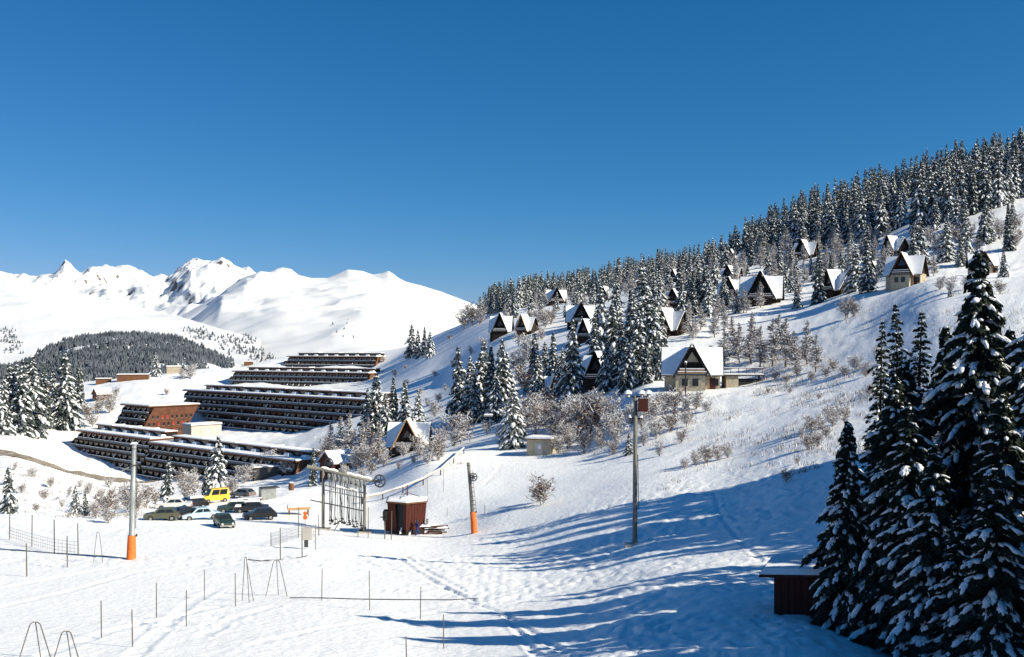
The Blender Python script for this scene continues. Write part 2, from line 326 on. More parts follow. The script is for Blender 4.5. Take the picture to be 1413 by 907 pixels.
def build_ground():
    pxs = np.concatenate([np.arange(-700, -60, 25), np.arange(-60, 1480, 3.0), np.arange(1480, 2701, 25)])
    ds = np.exp(np.concatenate([np.linspace(math.log(6), math.log(38), 40)[:-1], np.linspace(math.log(38), math.log(150), 230)[:-1], np.linspace(math.log(150), math.log(1250), 210)]))
    PX, D = np.meshgrid(pxs, ds); X = (PX - CX) / F * D
    Z = ground(X.ravel(), D.ravel()) + carve(X.ravel(), D.ravel())
    nr, nc = PX.shape; i = np.arange(nr * nc).reshape(nr, nc)
    f = np.stack([i[:-1, :-1], i[:-1, 1:], i[1:, 1:], i[1:, :-1]], -1).reshape(-1, 4)
    b = MB(); b.raw(np.stack([X.ravel(), D.ravel(), Z], 1), f, 'snow_ground')
    o = b.build('ground', smooth=True); tag(o, 'snow covered valley floor, piste and hillside', kind='structure')
build_ground()
def ribbon(name, pts, width, m, label, lift=0.06, n=60):
    P = np.array([tuple(p)[:2] for p in pts]); t = np.linspace(0, len(P) - 1, n)
    Q = np.stack([pchip(np.arange(len(P)), P[:, k], t) for k in (0, 1)], 1)
    T = np.gradient(Q, axis=0); T /= np.linalg.norm(T, axis=1)[:, None]; N = np.stack([-T[:, 1], T[:, 0]], 1)
    cols = np.linspace(-1, 1, 7); wv = width / 2 * (1 + 0.18 * vn(t * 3, t * 0, 5))
    V = Q[:, None] + N[:, None] * (cols[None, :] * wv[:, None])[..., None]
    Z = ground(V[..., 0].ravel(), V[..., 1].ravel()); Z0 = Z.reshape(V.shape[:2]).max(1, keepdims=True) - 0.25
    Zr = Z.reshape(V.shape[:2]) + lift + .1
    i = np.arange(n * 7).reshape(n, 7); f = np.stack([i[:-1, :-1], i[1:, :-1], i[1:, 1:], i[:-1, 1:]], -1).reshape(-1, 4)
    o = MB().raw(np.concatenate([V.reshape(-1, 2), Zr.reshape(-1, 1)], 1), f, m).build(name, smooth=True)
    return tag(o, label, kind='structure')
ribbon('road', [hit(-60, 607, 200), hit(0, 626, 200), hit(60, 640, 200), hit(110, 655, 200), hit(160, 662, 200), hit(215, 664, 200)], 9.0, 'road_mud', 'muddy ploughed access road below the terraced apartments')
# ------------------------------------------------------------------ far mountains (polar height fields with real relief)
def range_mesh(name, crest, foot, m, spurs=(), amp=0.0, wl=600.0, seed=0, gam=1.0, back=1.25, nr=120, step=2.0, label='', crest_rough=0.4, sm=60):
    """crest/foot: lists of (px, py, d)"""
    c = np.array(crest, float); f0 = np.array(foot, float)
    px = np.arange(c[0, 0], c[-1, 0] + 0.1, step); cp = np.interp(px, c[:, 0], c[:, 1]); cd = np.interp(px, c[:, 0], c[:, 2])
    fp = np.interp(px, f0[:, 0], f0[:, 1]); fd = np.interp(px, f0[:, 0], f0[:, 2])
    t = np.concatenate([np.linspace(0, 1, nr), np.linspace(1, 1.5, 14)[1:]])
    T, PX = np.meshgrid(t, px, indexing='ij')
    D = fd + (cd - fd) * T
    kw = int(sm / step); ker = np.hanning(2 * kw + 3); ker /= ker.sum(); cs = np.convolve(np.pad(cp, kw + 1, mode='edge'), ker, 'valid')
    cs = cs + 1.0; fp = np.convolve(np.pad(fp, kw + 1, mode='edge'), ker, 'valid'); fd = np.convolve(np.pad(fd, kw + 1, mode='edge'), ker, 'valid')   # summit detail stays near the crest
    cpT = cs + (cp - cs) * np.clip((np.clip(T, 0, 1) - 0.8) / 0.2, 0, 1) ** 1.6
    zc = -(cpT - HZ) / F * cd; zf = -(fp - HZ) / F * fd
    prof = np.where(T <= 1, T ** gam, 1 - (T - 1) * back)
    Z = zf + (zc - zf) * prof
    X = (PX - CX) / F * D
    env = np.where(T < 1, np.sin(np.clip(T, 0, 1) * math.pi) ** 0.7 * (1 - crest_rough) + crest_rough * sstep(0, 0.3, T), crest_rough)
    if amp:
        r = 1 - np.abs(fbm(X / wl, D / wl, seed, 5, 0.5)) * 2
        Z = Z + amp * (r - 0.6) * env + amp * 0.35 * fbm(X / wl * 4, D / wl * 4, seed + 9, 3) * env
    for (pts, h, wl_, wr_) in spurs:           # ridge lines in (px, t): steep to the left, gentle to the right
        q = np.array(pts, float); tt = T.ravel(); ctr = np.interp(tt, q[:, 1], q[:, 0]).reshape(T.shape)
        inside = sstep(q[0, 1] - 0.05, q[0, 1] + 0.08, T) * (1 - sstep(q[-1, 1] - 0.03, q[-1, 1] + 0.06, T))
        u = (PX - ctr) + 5 * vn(T * 30, PX * 0.03, seed + 3)
        Z = Z + h * inside * np.where(u < 0, np.maximum(0, 1 + u / wl_), np.maximum(0, 1 - u / wr_))
    n0, n1 = T.shape; i = np.arange(n0 * n1).reshape(n0, n1)
    f = np.stack([i[:-1, :-1], i[:-1, 1:], i[1:, 1:], i[1:, :-1]], -1).reshape(-1, 4)
    o = MB().raw(np.stack([X.ravel(), D.ravel(), Z.ravel() + CZ], 1), f, m).build(name, smooth=True)
    tag(o, label, kind='structure')
    return X, D, Z + CZ
A = [(-300, 372), (-120, 378), (0, 374), (20, 379), (35, 383), (55, 379), (74, 377), (82, 371), (90, 365), (97, 369), (105, 380), (113, 384), (122, 377), (142, 374), (165, 378), (195, 381), (207, 387), (222, 385), (233, 388), (243, 383), (255, 377), (268, 377), (284, 369), (300, 366), (318, 369), (330, 375), (345, 378), (360, 384), (400, 395), (520, 420), (600, 450)]
A = [(a, b, 10500) for a, b in A]; 
range_mesh('mountain_range', A, [(-300, 470, 5200), (100, 465, 5200), (300, 455, 5200), (600, 470, 5200)], 'snow_far',
    spurs=[([(268, .35), (258, .6), (262, .8), (272, 1.0)], 150, 34, 60), ([(300, .3), (290, .6), (318, .85), (345, 1.0)], 110, 26, 50), ([(70, .6), (84, .8), (90, 1.0)], 60, 12, 30),
           ([(150, .4), (140, .7), (150, .95)], 80, 26, 40), ([(205, .35), (190, .7), (180, .98)], 70, 22, 40), ([(215, .55), (225, .8), (222, .97)], 40, 14, 30), ([(35, .4), (30, .95)], 40, 16, 40), ([(115, .6), (125, 1.0)], 50, 16, 25)],
    amp=150, wl=700, seed=11, gam=1.15, nr=170, step=1.3, label='jagged snowy mountain range on the horizon')
C = [(-400, 360, 5200), (-200, 366, 5200), (0, 380, 5000), (60, 394, 4600), (130, 410, 4200), (200, 426, 3800), (250, 438, 3400), (300, 452, 3100), (360, 470, 2900)]
sx, sy, sz = range_mesh('mountain_slope', C, [(-400, 560, 2000), (0, 545, 2000), (200, 520, 2000), (360, 500, 2000)], 'snow_far', amp=14, wl=500, seed=31, gam=0.9, nr=80, label='broad smooth snow slope across the valley', crest_rough=0.3)
B = [(215, 452), (250, 436), (290, 415), (330, 392), (350, 385), (372, 379), (382, 372), (390, 370), (402, 372), (412, 380), (430, 384), (452, 384), (464, 379), (480, 372), (500, 374), (515, 379), (526, 378), (536, 375), (546, 381), (560, 388), (580, 393), (610, 402), (640, 415), (700, 440), (800, 480), (900, 520)]
B = [(a, b, 6400) for a, b in B]
bx, by, bz = range_mesh('mountain_peak', B, [(215, 500, 2300), (350, 520, 2100), (500, 500, 2100), (700, 520, 2100), (900, 560, 2100)], 'snow_far',
    spurs=[([(560, .80), (550, .90), (540, .97)], 30, 26, 12), ([(300, .35), (305, .6), (330, .9)], 60, 40, 60), ([(335, .5), (345, .75), (365, .97)], 45, 34, 60)],
    amp=48, wl=900, seed=51, gam=1.05, label='rounded white mountain with a small rocky summit', crest_rough=0.2)
# the dark wooded hill across the valley
Dc = [(-250, 520), (-60, 512), (20, 505), (50, 497), (70, 480), (90, 469), (120, 462), (160, 460), (200, 463), (240, 467), (275, 480), (300, 491), (325, 503), (380, 515)]
hx, hy, hzz = range_mesh('hill', [(a, b, 1900) for a, b in Dc], [(-250, 580, 1250), (380, 560, 1250)], 'snow_far', amp=10, wl=160, seed=71, gam=0.8, nr=80, step=1.5, label='low hill across the valley under dark forest')
def far_forest():
    r = np.random.RandomState(5); b = MB()
    sel = r.rand(hx.size) ; X = hx.ravel(); Y = hy.ravel(); Z = hzz.ravel()
    px = CX + F * X / Y
    gap = vn(X / 45, Y / 70, 81) + 0.8 * vn(X / 14, Y / 22, 82)
    ok = (sel < 0.75) & (px > -120) & (px < 318) & (gap < 0.75 - 0.9 * sstep(268, 320, px))
    pts = np.stack([X, Y, Z], 1)[ok]; pts[:, :2] += r.randn(len(pts), 2) * 4
    e = []
    for (x0, y0, x1, y1, n) in ((250, 452, 300, 470, 90), (285, 462, 345, 490, 120), (325, 480, 385, 500, 120), (0, 455, 30, 490, 70), (330, 462, 352, 476, 40), (90, 485, 250, 505, 10), (455, 440, 490, 470, 8)):
        for k in range(n):                       # loose trees on the mountain flanks
            u, v = r.rand(2); e.append(('s', x0 + (x1 - x0) * (u * 0.6 + v * 0.4), y0 + (y1 - y0) * v))
    n = 6; th = np.arange(n) * 2 * math.pi / n
    def cones(P, H, R):
        k = len(P); ring = np.stack([np.cos(th), np.sin(th), np.zeros(n)], 1)
        V = np.concatenate([P[:, None] + ring[None] * R[:, None, None] * (0.7 + 0.6 * r.rand(k, n, 1)), (P + np.array([0, 0, 1.0]) * H[:, None])[:, None]], 1)
        f = np.array([[j, (j + 1) % n, n] for j in range(n)])
        b.raw(V.reshape(-1, 3), (f[None] + (np.arange(k) * (n + 1))[:, None, None]).reshape(-1, 3), 'far_trees')
    H = 7 + 5 * r.rand(len(pts)) - 2; cones(pts, H, H * 0.36)
    fx = np.concatenate([bx[:120].ravel(), sx[:80].ravel()]); fy = np.concatenate([by[:120].ravel(), sy[:80].ravel()]); fz = np.concatenate([bz[:120].ravel(), sz[:80].ravel()])
    fpx = CX + F * fx / fy; fpy = HZ - F * (fz - CZ) / fy
    q = []
    for _, a, c in e:
        dd = (fpx - a) ** 2 + (fpy - c) ** 2 + fy * 1e-4; j = int(np.argmin(dd)); q.append((fx[j], fy[j], fz[j]))
    q = np.array(q); q[:, :2] += r.randn(len(q), 2) * 6; H = (q[:, 1] / 3200) * (6 + 7 * r.rand(len(q))); cones(q, H, H * 0.3)
    o = b.build('far_forest'); tag(o, 'dark frosted forest covering the hill across the valley', 'forest', kind='stuff')
far_forest()
# ------------------------------------------------------------------ trees
def hexdome(n, rings):
    """snow pad template: unit dome, open below -> (verts, tris)"""
    v = []; 
    for k, (rr, zz) in enumerate(rings):
        for j in range(n): a = 2 * math.pi * (j + 0.5 * (k % 2)) / n; v.append((rr * math.cos(a), rr * math.sin(a), zz))
    v.append((0, 0, 1.0)); f = []
    for k in range(len(rings) - 1):
        for j in range(n):
            a, b_, c, d = k * n + j, k * n + (j + 1) % n, (k + 1) * n + j, (k + 1) * n + (j + 1) % n
            f += [[a, b_, d], [a, d, c]]
    k = (len(rings) - 1) * n
    for j in range(n): f.append([k + j, k + (j + 1) % n, len(v) - 1])
    return np.array(v), np.array(f)
PAD_LO = hexdome(5, [(0.8, -0.5), (1.0, 0.1)])
PAD_HI = hexdome(8, [(0.75, -0.7), (1.05, -0.15), (0.72, 0.65)])
def conifer(seed, H, R, whorls, per, nn, ns, hi=False, droop=0.45, snow=1.0, fill=0.0, nsize=1.0, bare_low=0.04, power=0.8, leaf='needles_frosted', rough=0.0):
    r = np.random.RandomState(seed); crown = MB(); trunk = MB()
    lean = r.randn(2) * 0.01 * H
    zt = np.linspace(-1.2, H * 0.97, 7); q = np.clip(zt / H, 0, 1)
    trunk.tube(np.stack([lean[0] * q ** 2, lean[1] * q ** 2, zt], 1), 0.016 * H * (1 - q * 0.93), 'bark', 7)
    hs_, az, L = [], [], []
    for i in range(whorls):
        q = bare_low + (1 - bare_low) * ((i + r.rand() * 0.7) / whorls) ** 0.92
        n = max(3, int(round(per * (1 - 0.35 * q) + r.randn() * 0.7))); a0 = r.rand() * 6.28
        for j in range(n):
            hs_.append(min(0.985, q + r.randn() * 0.006)); az.append(a0 + 6.283 * j / n + r.randn() * 0.25)
            L.append(R * max(0.035, (1 - q) ** power) * (0.62 + 0.5 * r.rand()) * (1.25 if r.rand() < 0.08 + .12 * (rough > 0) else 1 - rough * .5 * r.rand()))
    hs_ = np.array(hs_); az = np.array(az); L = np.array(L); nb = len(L)
    L *= 1 - 0.35 * np.clip(0.14 - hs_, 0, 1) / 0.14
    dr = droop * (0.65 + 0.7 * r.rand(nb)) * (1.15 - 0.75 * hs_); up = 0.18 + 0.35 * hs_
    out = np.stack([np.cos(az), np.sin(az), 0 * az], 1); lat = np.stack([-np.sin(az), np.cos(az), 0 * az], 1)
    base = np.stack([lean[0] * hs_ ** 2, lean[1] * hs_ ** 2, hs_ * H], 1)
    def path(b, t): return base[b] + out[b] * (L[b] * t)[:, None] + np.array([0, 0, 1.0]) * (L[b] * (up[b] * t - (dr[b] + up[b] * 0.6) * t ** 2))[:, None]
    def slope(b, t): return up[b] - 2 * (dr[b] + up[b] * 0.6) * t
    # boughs
    bi = np.arange(nb)
    for t0, t1, w0, w1 in ((0, .45, .02, .013), (.45, .95, .013, .004)):
        p0 = path(bi, np.full(nb, t0)); p1 = path(bi, np.full(nb, t1)); s0 = (L * w0 + 0.01)[:, None]; s1 = (L * w1 + 0.004)[:, None]
        z = np.array([0, 0, 1.0])
        V = np.stack([p0 - lat * s0, p0 + lat * s0, p0 + z * s0, p1 - lat * s1, p1 + lat * s1, p1 + z * s1], 1)
        f = np.array([[0, 1, 4, 3], [1, 2, 5, 4], [2, 0, 3, 5]])
        crown.raw(V.reshape(-1, 3), (f[None] + (np.arange(nb) * 6)[:, None, None]).reshape(-1, 4), 'bark')
    # needle sprays: hanging, outward pointing blades
    cnt = np.maximum(3, (nn * (0.45 + 0.55 * L / R)).astype(int)); b = np.repeat(bi, cnt); k = len(b)
    t = 0.08 + 0.94 * r.rand(k) ** 0.75; s = (r.rand(k) * 2 - 1)
    wdt = L[b] * 0.34 * (1 - 0.78 * t) + 0.05 * nsize
    p = path(b, t) + lat[b] * (s * wdt)[:, None]; p[:, 2] -= (np.abs(s) * wdt * 0.5 + r.rand(k) * 0.12 * nsize * (1 + fill * 3))
    ln = nsize * (0.16 + 0.24 * r.rand(k)) * (0.55 + 0.6 * (L[b] / R)); wd = ln * (0.3 + 0.22 * r.rand(k))
    dirv = out[b] * (0.75 + 0.3 * r.rand(k))[:, None] + lat[b] * (s * 0.9 + r.randn(k) * 0.3)[:, None]; dirv[:, 2] = slope(b, t) * 0.8 - 0.35 - 0.6 * r.rand(k) * (0.6 + fill)
    dirv /= np.linalg.norm(dirv, axis=1)[:, None]
    sd = np.cross(dirv, r.randn(k, 3) * 0.6 + np.array([0, 0, 1.0])); sd /= np.linalg.norm(sd, axis=1)[:, None] + 1e-9
    e = dirv * ln[:, None]; wv = sd * wd[:, None]
    V = np.stack([p - e * 0.25, p + e * 0.3 + wv, p + e, p + e * 0.3 - wv], 1)
    crown.raw(V.reshape(-1, 3), np.arange(k * 4).reshape(k, 4), leaf)
    # snow lying along the boughs
    tv, tf = PAD_HI if hi else PAD_LO
    cnt = np.maximum(1, np.round(ns * (0.3 + 0.7 * L / R) * (0.4 + 1.2 * r.rand(nb))).astype(int)); cnt[r.rand(nb) < 0.12] = 0
    b = np.repeat(bi, cnt); k = len(b)
    t = 0.25 + 0.75 * r.rand(k) ** 0.7; s = r.randn(k) * 0.45
    wdt = L[b] * 0.26 * (1 - 0.75 * t)
    p = path(b, t) + lat[b] * (s * wdt)[:, None]; 
    sz = snow * (0.10 + 0.16 * r.rand(k) ** 1.5) * np.sqrt(L[b] / R + 0.05) * (R ** 0.5)
    la = sz * (1.15 + 1.0 * r.rand(k)); lb = sz * (0.5 + 0.35 * r.rand(k)); lc = sz * (0.3 + 0.25 * r.rand(k))
    ex = out[b] + lat[b] * (s * 0.55)[:, None]; ex[:, 2] = slope(b, t) - 0.1; ex /= np.linalg.norm(ex, axis=1)[:, None]
    ey = np.cross([0, 0, 1.0], ex); ey /= np.linalg.norm(ey, axis=1)[:, None]; ez = np.cross(ex, ey)
    p[:, 2] += lc * 0.25 - np.abs(s) * wdt * 0.35
    nv = len(tv); jit = 1 + (0.22 if hi else 0.3) * r.randn(k, nv, 1)
    V = p[:, None] + (tv[None, :, 0:1] * (la[:, None, None] * ex[:, None]) + tv[None, :, 1:2] * (lb[:, None, None] * ey[:, None])) * jit + tv[None, :, 2:3] * (lc[:, None, None] * ez[:, None])
    crown.raw(V.reshape(-1, 3), (tf[None] + (np.arange(k) * nv)[:, None, None]).reshape(-1, 3), 'snow_tree')
    # leading shoot
    crown.tube([(lean[0], lean[1], H * 0.93), (lean[0], lean[1], H)], [0.035, 0.012], leaf, 4)
    return trunk.mesh('trunk'), crown, H
def finish(c, name='crown'):
    me = c.mesh(name)
    sm = [i for i, m in enumerate(c.mats) if m == 'snow_tree']
    mi = np.zeros(len(me.polygons), np.int32); me.polygons.foreach_get('material_index', mi)
    me.polygons.foreach_set('use_smooth', np.isin(mi, sm))
    return me
SPR = []       # mid-distance spruces (trunk mesh, crown mesh, height)
for i, (R, wh, per, dp, sn) in enumerate(((3.2, 22, 7, .5, 1.15), (2.6, 24, 6, .45, 1.05), (3.7, 20, 7, .55, 1.3), (2.9, 22, 6, .6, 1.2), (1.9, 24, 6, .4, .9), (3.4, 23, 7, .5, 1.05))):
    t_, c_, h_ = conifer(100 + i, 14.0, R, wh, per, 20, 7.5, False, dp, sn * 1.15, fill=0.5, nsize=1.9); SPR.append((t_, finish(c_), h_))
NEARM = []     # foreground spruces
for i, (H, R, wh, per, dp) in enumerate(((20.0, 4.6, 48, 8, .62), (16.0, 3.5, 40, 8, .55))):
    t_, c_, h_ = conifer(300 + i, H, R, wh, per, 150, 24, True, dp, 0.58, fill=0.6, nsize=1.1, leaf='needles', rough=.5); NEARM.append((t_, finish(c_), h_))
t_, c_, h_ = conifer(340, 15.0, 2.0, 42, 5, 30, 3, True, .3, 0.62, fill=0.1, nsize=1.0, power=.75, leaf='needles'); NEARM.append((t_, finish(c_), h_))
N_TREE = [0]
def spruce(loc, H, var=None, label=None, group=None, lib=None, rz=None, slim=1.0, name='spruce_tree'):
    L = SPR if lib is None else lib
    tm, cm, h0 = L[(N_TREE[0] * 5 + 1) % len(L) if var is None else var]; N_TREE[0] += 1
    s = H / h0
    e = empty(name, loc, rnd.random() * 6.28 if rz is None else rz, label, 'tree', group, (s * slim, s * slim, s))
    put('trunk', tm, e); put('crown', cm, e)
    return e
# bare, frosted broadleaf trees and larches
def bare(seed, H, spread, stems, nb, nt, frost, larch=False, thick=1.0):
    r = np.random.RandomState(seed); tk = MB(); cr = MB()
    def blades(p0, p1, w0, m):
        d = p1 - p0; sd = np.cross(d, r.randn(len(d), 3)); sd /= np.linalg.norm(sd, axis=1)[:, None] + 1e-9
        V = np.stack([p0 - sd * w0[:, None], p0 + sd * w0[:, None], p1 + sd * w0[:, None] * .45, p1 - sd * w0[:, None] * .45], 1)
        for mm, sel in (('twig', m >= frost), ('frost', m < frost)):
            if sel.any(): k = int(sel.sum()); cr.raw(V[sel].reshape(-1, 3), np.arange(k * 4).reshape(k, 4), mm)
    for s in range(stems):
        a = r.rand() * 6.28; ln = H * (0.75 + 0.3 * r.rand()); tip = np.array([math.cos(a), math.sin(a), 0]) * spread * (0.15 if larch else (0.25 + 0.75 * r.rand())) + np.array([0, 0, ln])
        b0 = np.array([math.cos(a), math.sin(a), 0]) * 0.12 * (stems > 1); t = np.linspace(0, 1, 6)
        P = b0 + (tip - b0) * t[:, None]; P[:, :2] *= (t ** 0.8)[:, None] * 0.6 + 0.4; P[:, :2] += r.randn(6, 2) * 0.02 * H; P[0, 2] = -0.4
        tk.tube(P, (0.0045 if larch else 0.006) * H * thick * (1 - 0.85 * t) * (1.3 if stems == 1 else 0.8), 'twig', 5)
        tb = 0.12 + 0.86 * r.rand(nb); p0 = np.stack([np.interp(tb, t, P[:, k]) for k in range(3)], 1)
        az = r.rand(nb) * 6.28; bl = spread * (0.35 + 0.6 * r.rand(nb)) * ((1.02 - tb) ** .7 if larch else (1.1 - 0.75 * tb))
        rise = (0.05 + 0.25 * r.rand(nb)) if larch else (0.35 + 0.7 * r.rand(nb))
        p1 = p0 + np.stack([np.cos(az) * bl, np.sin(az) * bl, bl * rise], 1)
        blades(p0, p1, thick * 0.022 * (1 + 0 * tb), r.rand(nb))
        bi = np.repeat(np.arange(nb), nt); tt = 0.2 + 0.8 * r.rand(len(bi)); q0 = p0[bi] + (p1 - p0)[bi] * tt[:, None]
        tl = bl[bi] * (0.18 + 0.3 * r.rand(len(bi))); dv = r.randn(len(bi), 3); dv[:, 2] = dv[:, 2] * 0.5 + (0.0 if larch else 0.5); dv /= np.linalg.norm(dv, axis=1)[:, None]
        blades(q0, q0 + dv * tl[:, None], thick * (0.012 + 0.014 * r.rand(len(bi))), r.rand(len(bi)))
    return tk.mesh('trunk'), cr.mesh('crown'), H
BARE = [bare(500, 4.0, 1.9, 7, 20, 13, .62, thick=1.5), bare(501, 3.2, 1.8, 9, 18, 12, .7, thick=1.5), bare(502, 5.0, 2.0, 5, 26, 13, .55, thick=1.6), bare(503, 2.4, 1.4, 8, 14, 9, .45, thick=1.2)]
LARCH = [bare(520, 11.0, 3.1, 1, 170, 22, .42, True, 3.0), bare(521, 10.0, 2.8, 1, 160, 22, .6, True, 3.0), bare(522, 9.0, 2.6, 1, 110, 16, .3, True, 2.4)]
N_B = [0]
def leafless(loc, H, lib, var=None, label=None, group=None, name='bare_shrub', cat='shrub'):
    tm, cm, h0 = lib[(N_B[0] * 3 + 1) % len(lib) if var is None else var]; N_B[0] += 1; s = H / h0
    e = empty(name, loc, rnd.random() * 6.28, label, cat, group, (s, s, s)); put('stem' if cat == 'shrub' else 'trunk', tm, e); put('branches' if cat == 'shrub' else 'crown', cm, e)
    return e
# ------------------------------------------------------------------ terraced apartment buildings
UANG = math.atan2(-0.67, 0.74)
def col_mesh(name, fn, smooth=False):
    b = MB(); fn(b); return b.mesh(name, smooth)
_RAIL = {}
def rail_mesh(w):
    k = round(w, 2)
    if k not in _RAIL:
        _RAIL[k] = (col_mesh('balcony_rail', lambda b: b.box((w / 2, 0, 0), (w - 0.12, 0.14, 0.72), 'wood_rail')),
                    col_mesh('rail_snow', lambda b: b.box((w / 2, 0.05, 0.723), (w - 0.2, 0.4, 0.17), 'snow_roof', top=(0.97, 0.6))))
    return _RAIL[k]
PART_M = col_mesh('partition', lambda b: b.hexa([(-.09, 0, 0), (.09, 0, 0), (.09, 1.5, 0), (-.09, 1.5, 0)], [(-.09, 0.25, 1.15), (.09, 0.25, 1.15), (.09, 1.5, 2.3), (-.09, 1.5, 2.3)], 'wood_dark'))
PSNOW_M = col_mesh('partition_snow', lambda b: b.hexa([(-.16, .2, 1.16), (.16, .2, 1.16), (.16, 1.2, 2.1), (-.16, 1.2, 2.1)], [(-.1, .2, 1.42), (.1, .2, 1.42), (.1, 1.2, 2.3), (-.1, 1.2, 2.3)], 'snow_roof'))
def win_mesh(kind):
    def fn(b):
        b.box((0, 0, 0), (2.9, 0.08, 2.05), 'wood_brown')
        if kind: b.box((-0.68, -0.05, 0.1), (1.2, 0.03, 1.85), 'curtain'); b.box((0.68, -0.05, 0.1), (1.2, 0.03, 1.85), 'glass' if kind == 1 else 'curtain')
        else: b.box((-0.68, -0.05, 0.1), (1.2, 0.03, 1.85), 'glass'); b.box((0.68, -0.05, 0.1), (1.2, 0.03, 1.85), 'glass')
    return col_mesh('window', fn)
WIN = [win_mesh(k) for k in (0, 1, 2)]
def terrace(name, label, P0, L, n, s, fh=2.8, depth=11.0, cuts=None, ang=UANG, bay=4.2, attic=True, endwin=0, roof_over=1.3, pile=True, seed=1, endmat='wood_brown'):
    """P0: front-left bottom corner; the facade runs along local x, storeys step back along local y"""
    r = random.Random(seed); e = empty(name, P0, ang, label, 'building', 'terraced apartment blocks on the slope')
    cuts = cuts or [(0, 0)] * n
    b = MB()
    for k in range(n):
        x0 = cuts[k][0]; x1 = L - cuts[k][1]; y = k * s; z = k * fh
        b.box(((x0 + x1) / 2, y + 1.5 + (depth - 1.5) / 2, z - (14 if k == 0 else 0.0)), (x1 - x0 - 0.3, depth - 1.5, fh - 0.03 + (14 if k == 0 else 0)), 'wood_dark')
    b.build('body', e)
    for k in range(n):
        x0 = cuts[k][0]; x1 = L - cuts[k][1]; y = k * s; z = k * fh
        MB().box(((x0 + x1) / 2, y + 0.75, z - 0.22 - (2.5 if k == 0 else 0)), (x1 - x0, 1.62, 0.22 + (2.5 if k == 0 else 0)), 'wood_dark' if k else 'plaster').build('balcony_slab', e)
        nb = max(1, int((x1 - x0) / bay)); w_ = (x1 - x0) / nb; rm, sm_ = rail_mesh(w_)
        for j in range(nb):
            o = put('balcony_rail', rm, e, (x0 + j * w_, y, z)); 
            put('rail_snow', sm_, o)
            p = put('partition', PART_M, e, (x0 + j * w_, y + 0.07, z))
            if k == n - 1 or r.random() < 0.25: put('partition_snow', PSNOW_M, p)
            put('window', WIN[r.choice((0, 0, 0, 1, 1, 2))], e, (x0 + (j + 0.5) * w_, y + 1.45, z + 0.12))
    # end walls: leaning parallelograms
    for side in (0, 1):
        b = MB(); xx = (-0.02 if side == 0 else L + 0.02); t = 0.28 * (1 if side else -1)
        for k in range(n):
            xo = cuts[k][0] if side == 0 else -cuts[k][1]; y = k * s; z = k * fh
            y0 = y + (0.9 if k else 0.9); lo = (-14 if k == 0 else 0)
            b.hexa([(xx + xo, y0, z + lo), (xx + xo + t, y0, z + lo), (xx + xo + t, y + depth + 0.3, z + lo), (xx + xo, y + depth + 0.3, z + lo)],
                   [(xx + xo, y0 + s * .9, z + fh), (xx + xo + t, y0 + s * .9, z + fh), (xx + xo + t, y + s + depth + 0.3, z + fh), (xx + xo, y + s + depth + 0.3, z + fh)], endmat)
        b.build('end_wall', e)
    # roof with fascia and snow, and the set-back attic strip behind it
    x0 = cuts[-1][0]; x1 = L - cuts[-1][1]; y = (n - 1) * s; zr = n * fh
    y0 = y - roof_over + 1.0; y1 = y + depth + s + 0.8
    rf = MB().box(((x0 + x1) / 2, (y0 + y1) / 2, zr), (x1 - x0 + 1.6, y1 - y0, 0.45), 'wood_brown').build('roof', e)
    MB().box(((x0 + x1) / 2, (y0 + y1) / 2 + 0.1, zr + 0.453), (x1 - x0 + 1.4, y1 - y0 - 0.3, 0.4), 'snow_roof', top=(0.995, 0.97)).build('roof_snow', rf)
    if attic:
        ya = y0 + (y1 - y0) * 0.5; xa0 = x0 + L * 0.06
        a = MB().box(((xa0 + x1) / 2, ya + 2.2, zr + 0.4), (x1 - xa0, 4.4, 1.95), 'wood_dark').build('attic', e)
        nb = int((x1 - xa0) / 8.4); w_ = (x1 - xa0) / nb
        for j in range(nb):
            MB().box((0, 0, 0), (4.4, 0.1, 1.0), 'glass').build('skylight', a, loc=(xa0 + (j + 0.36) * w_, ya - 0.06, zr + 1.1))
            MB().box((0, 0, 0), (3.1, 2.4, 0.95), 'snow_roof', top=(0.6, 0.5)).build('snow_heap', a, loc=(xa0 + (j + 0.85) * w_, ya - 0.8, zr + 0.75))
        MB().box(((xa0 + x1) / 2, ya + 2.0, zr + 2.353), (x1 - xa0 + 1.0, 5.6, 0.3), 'wood_brown').build('attic_roof', a)
        MB().box(((xa0 + x1) / 2, ya + 2.0, zr + 2.656), (x1 - xa0 + 0.8, 5.2, 0.3), 'snow_roof', top=(0.99, 0.9)).build('attic_snow', a)
        for j in range(3):
            MB().box((0, 0, 0), (0.35, 5.3, 0.3), 'snow_roof').build('parapet', a, loc=(xa0 + (x1 - xa0) * (0.25 + 0.25 * j), ya + 2.0, zr + 2.9))
    if endwin:                                      # windows and red shutters on the right-hand end wall
        for k in range(endwin):
            for j in range(9):
                y = k * s + 2.6 + j * (depth - 3.4) / 8 + s * 0.5
                red = (k, j) in ((0, 2), (0, 3), (1, 2), (2, 2), (2, 3), (1, 5), (1, 7), (0, 6))
                m = 'red_paint' if red else 'glass'
                f = MB().box((0, 0, 0), (0.1, 0.85, 1.2), m).build('window', e, loc=(L + 0.3, y, k * fh + 0.8))
                MB().box((0, 0, 0), (0.13, 0.9, 0.07), 'plaster').build('sill', f, loc=(0.06, 0, -0.13))
    return e
def Pz(px, d, z): return Vector(((px - CX) / F * d, d, z + CZ))
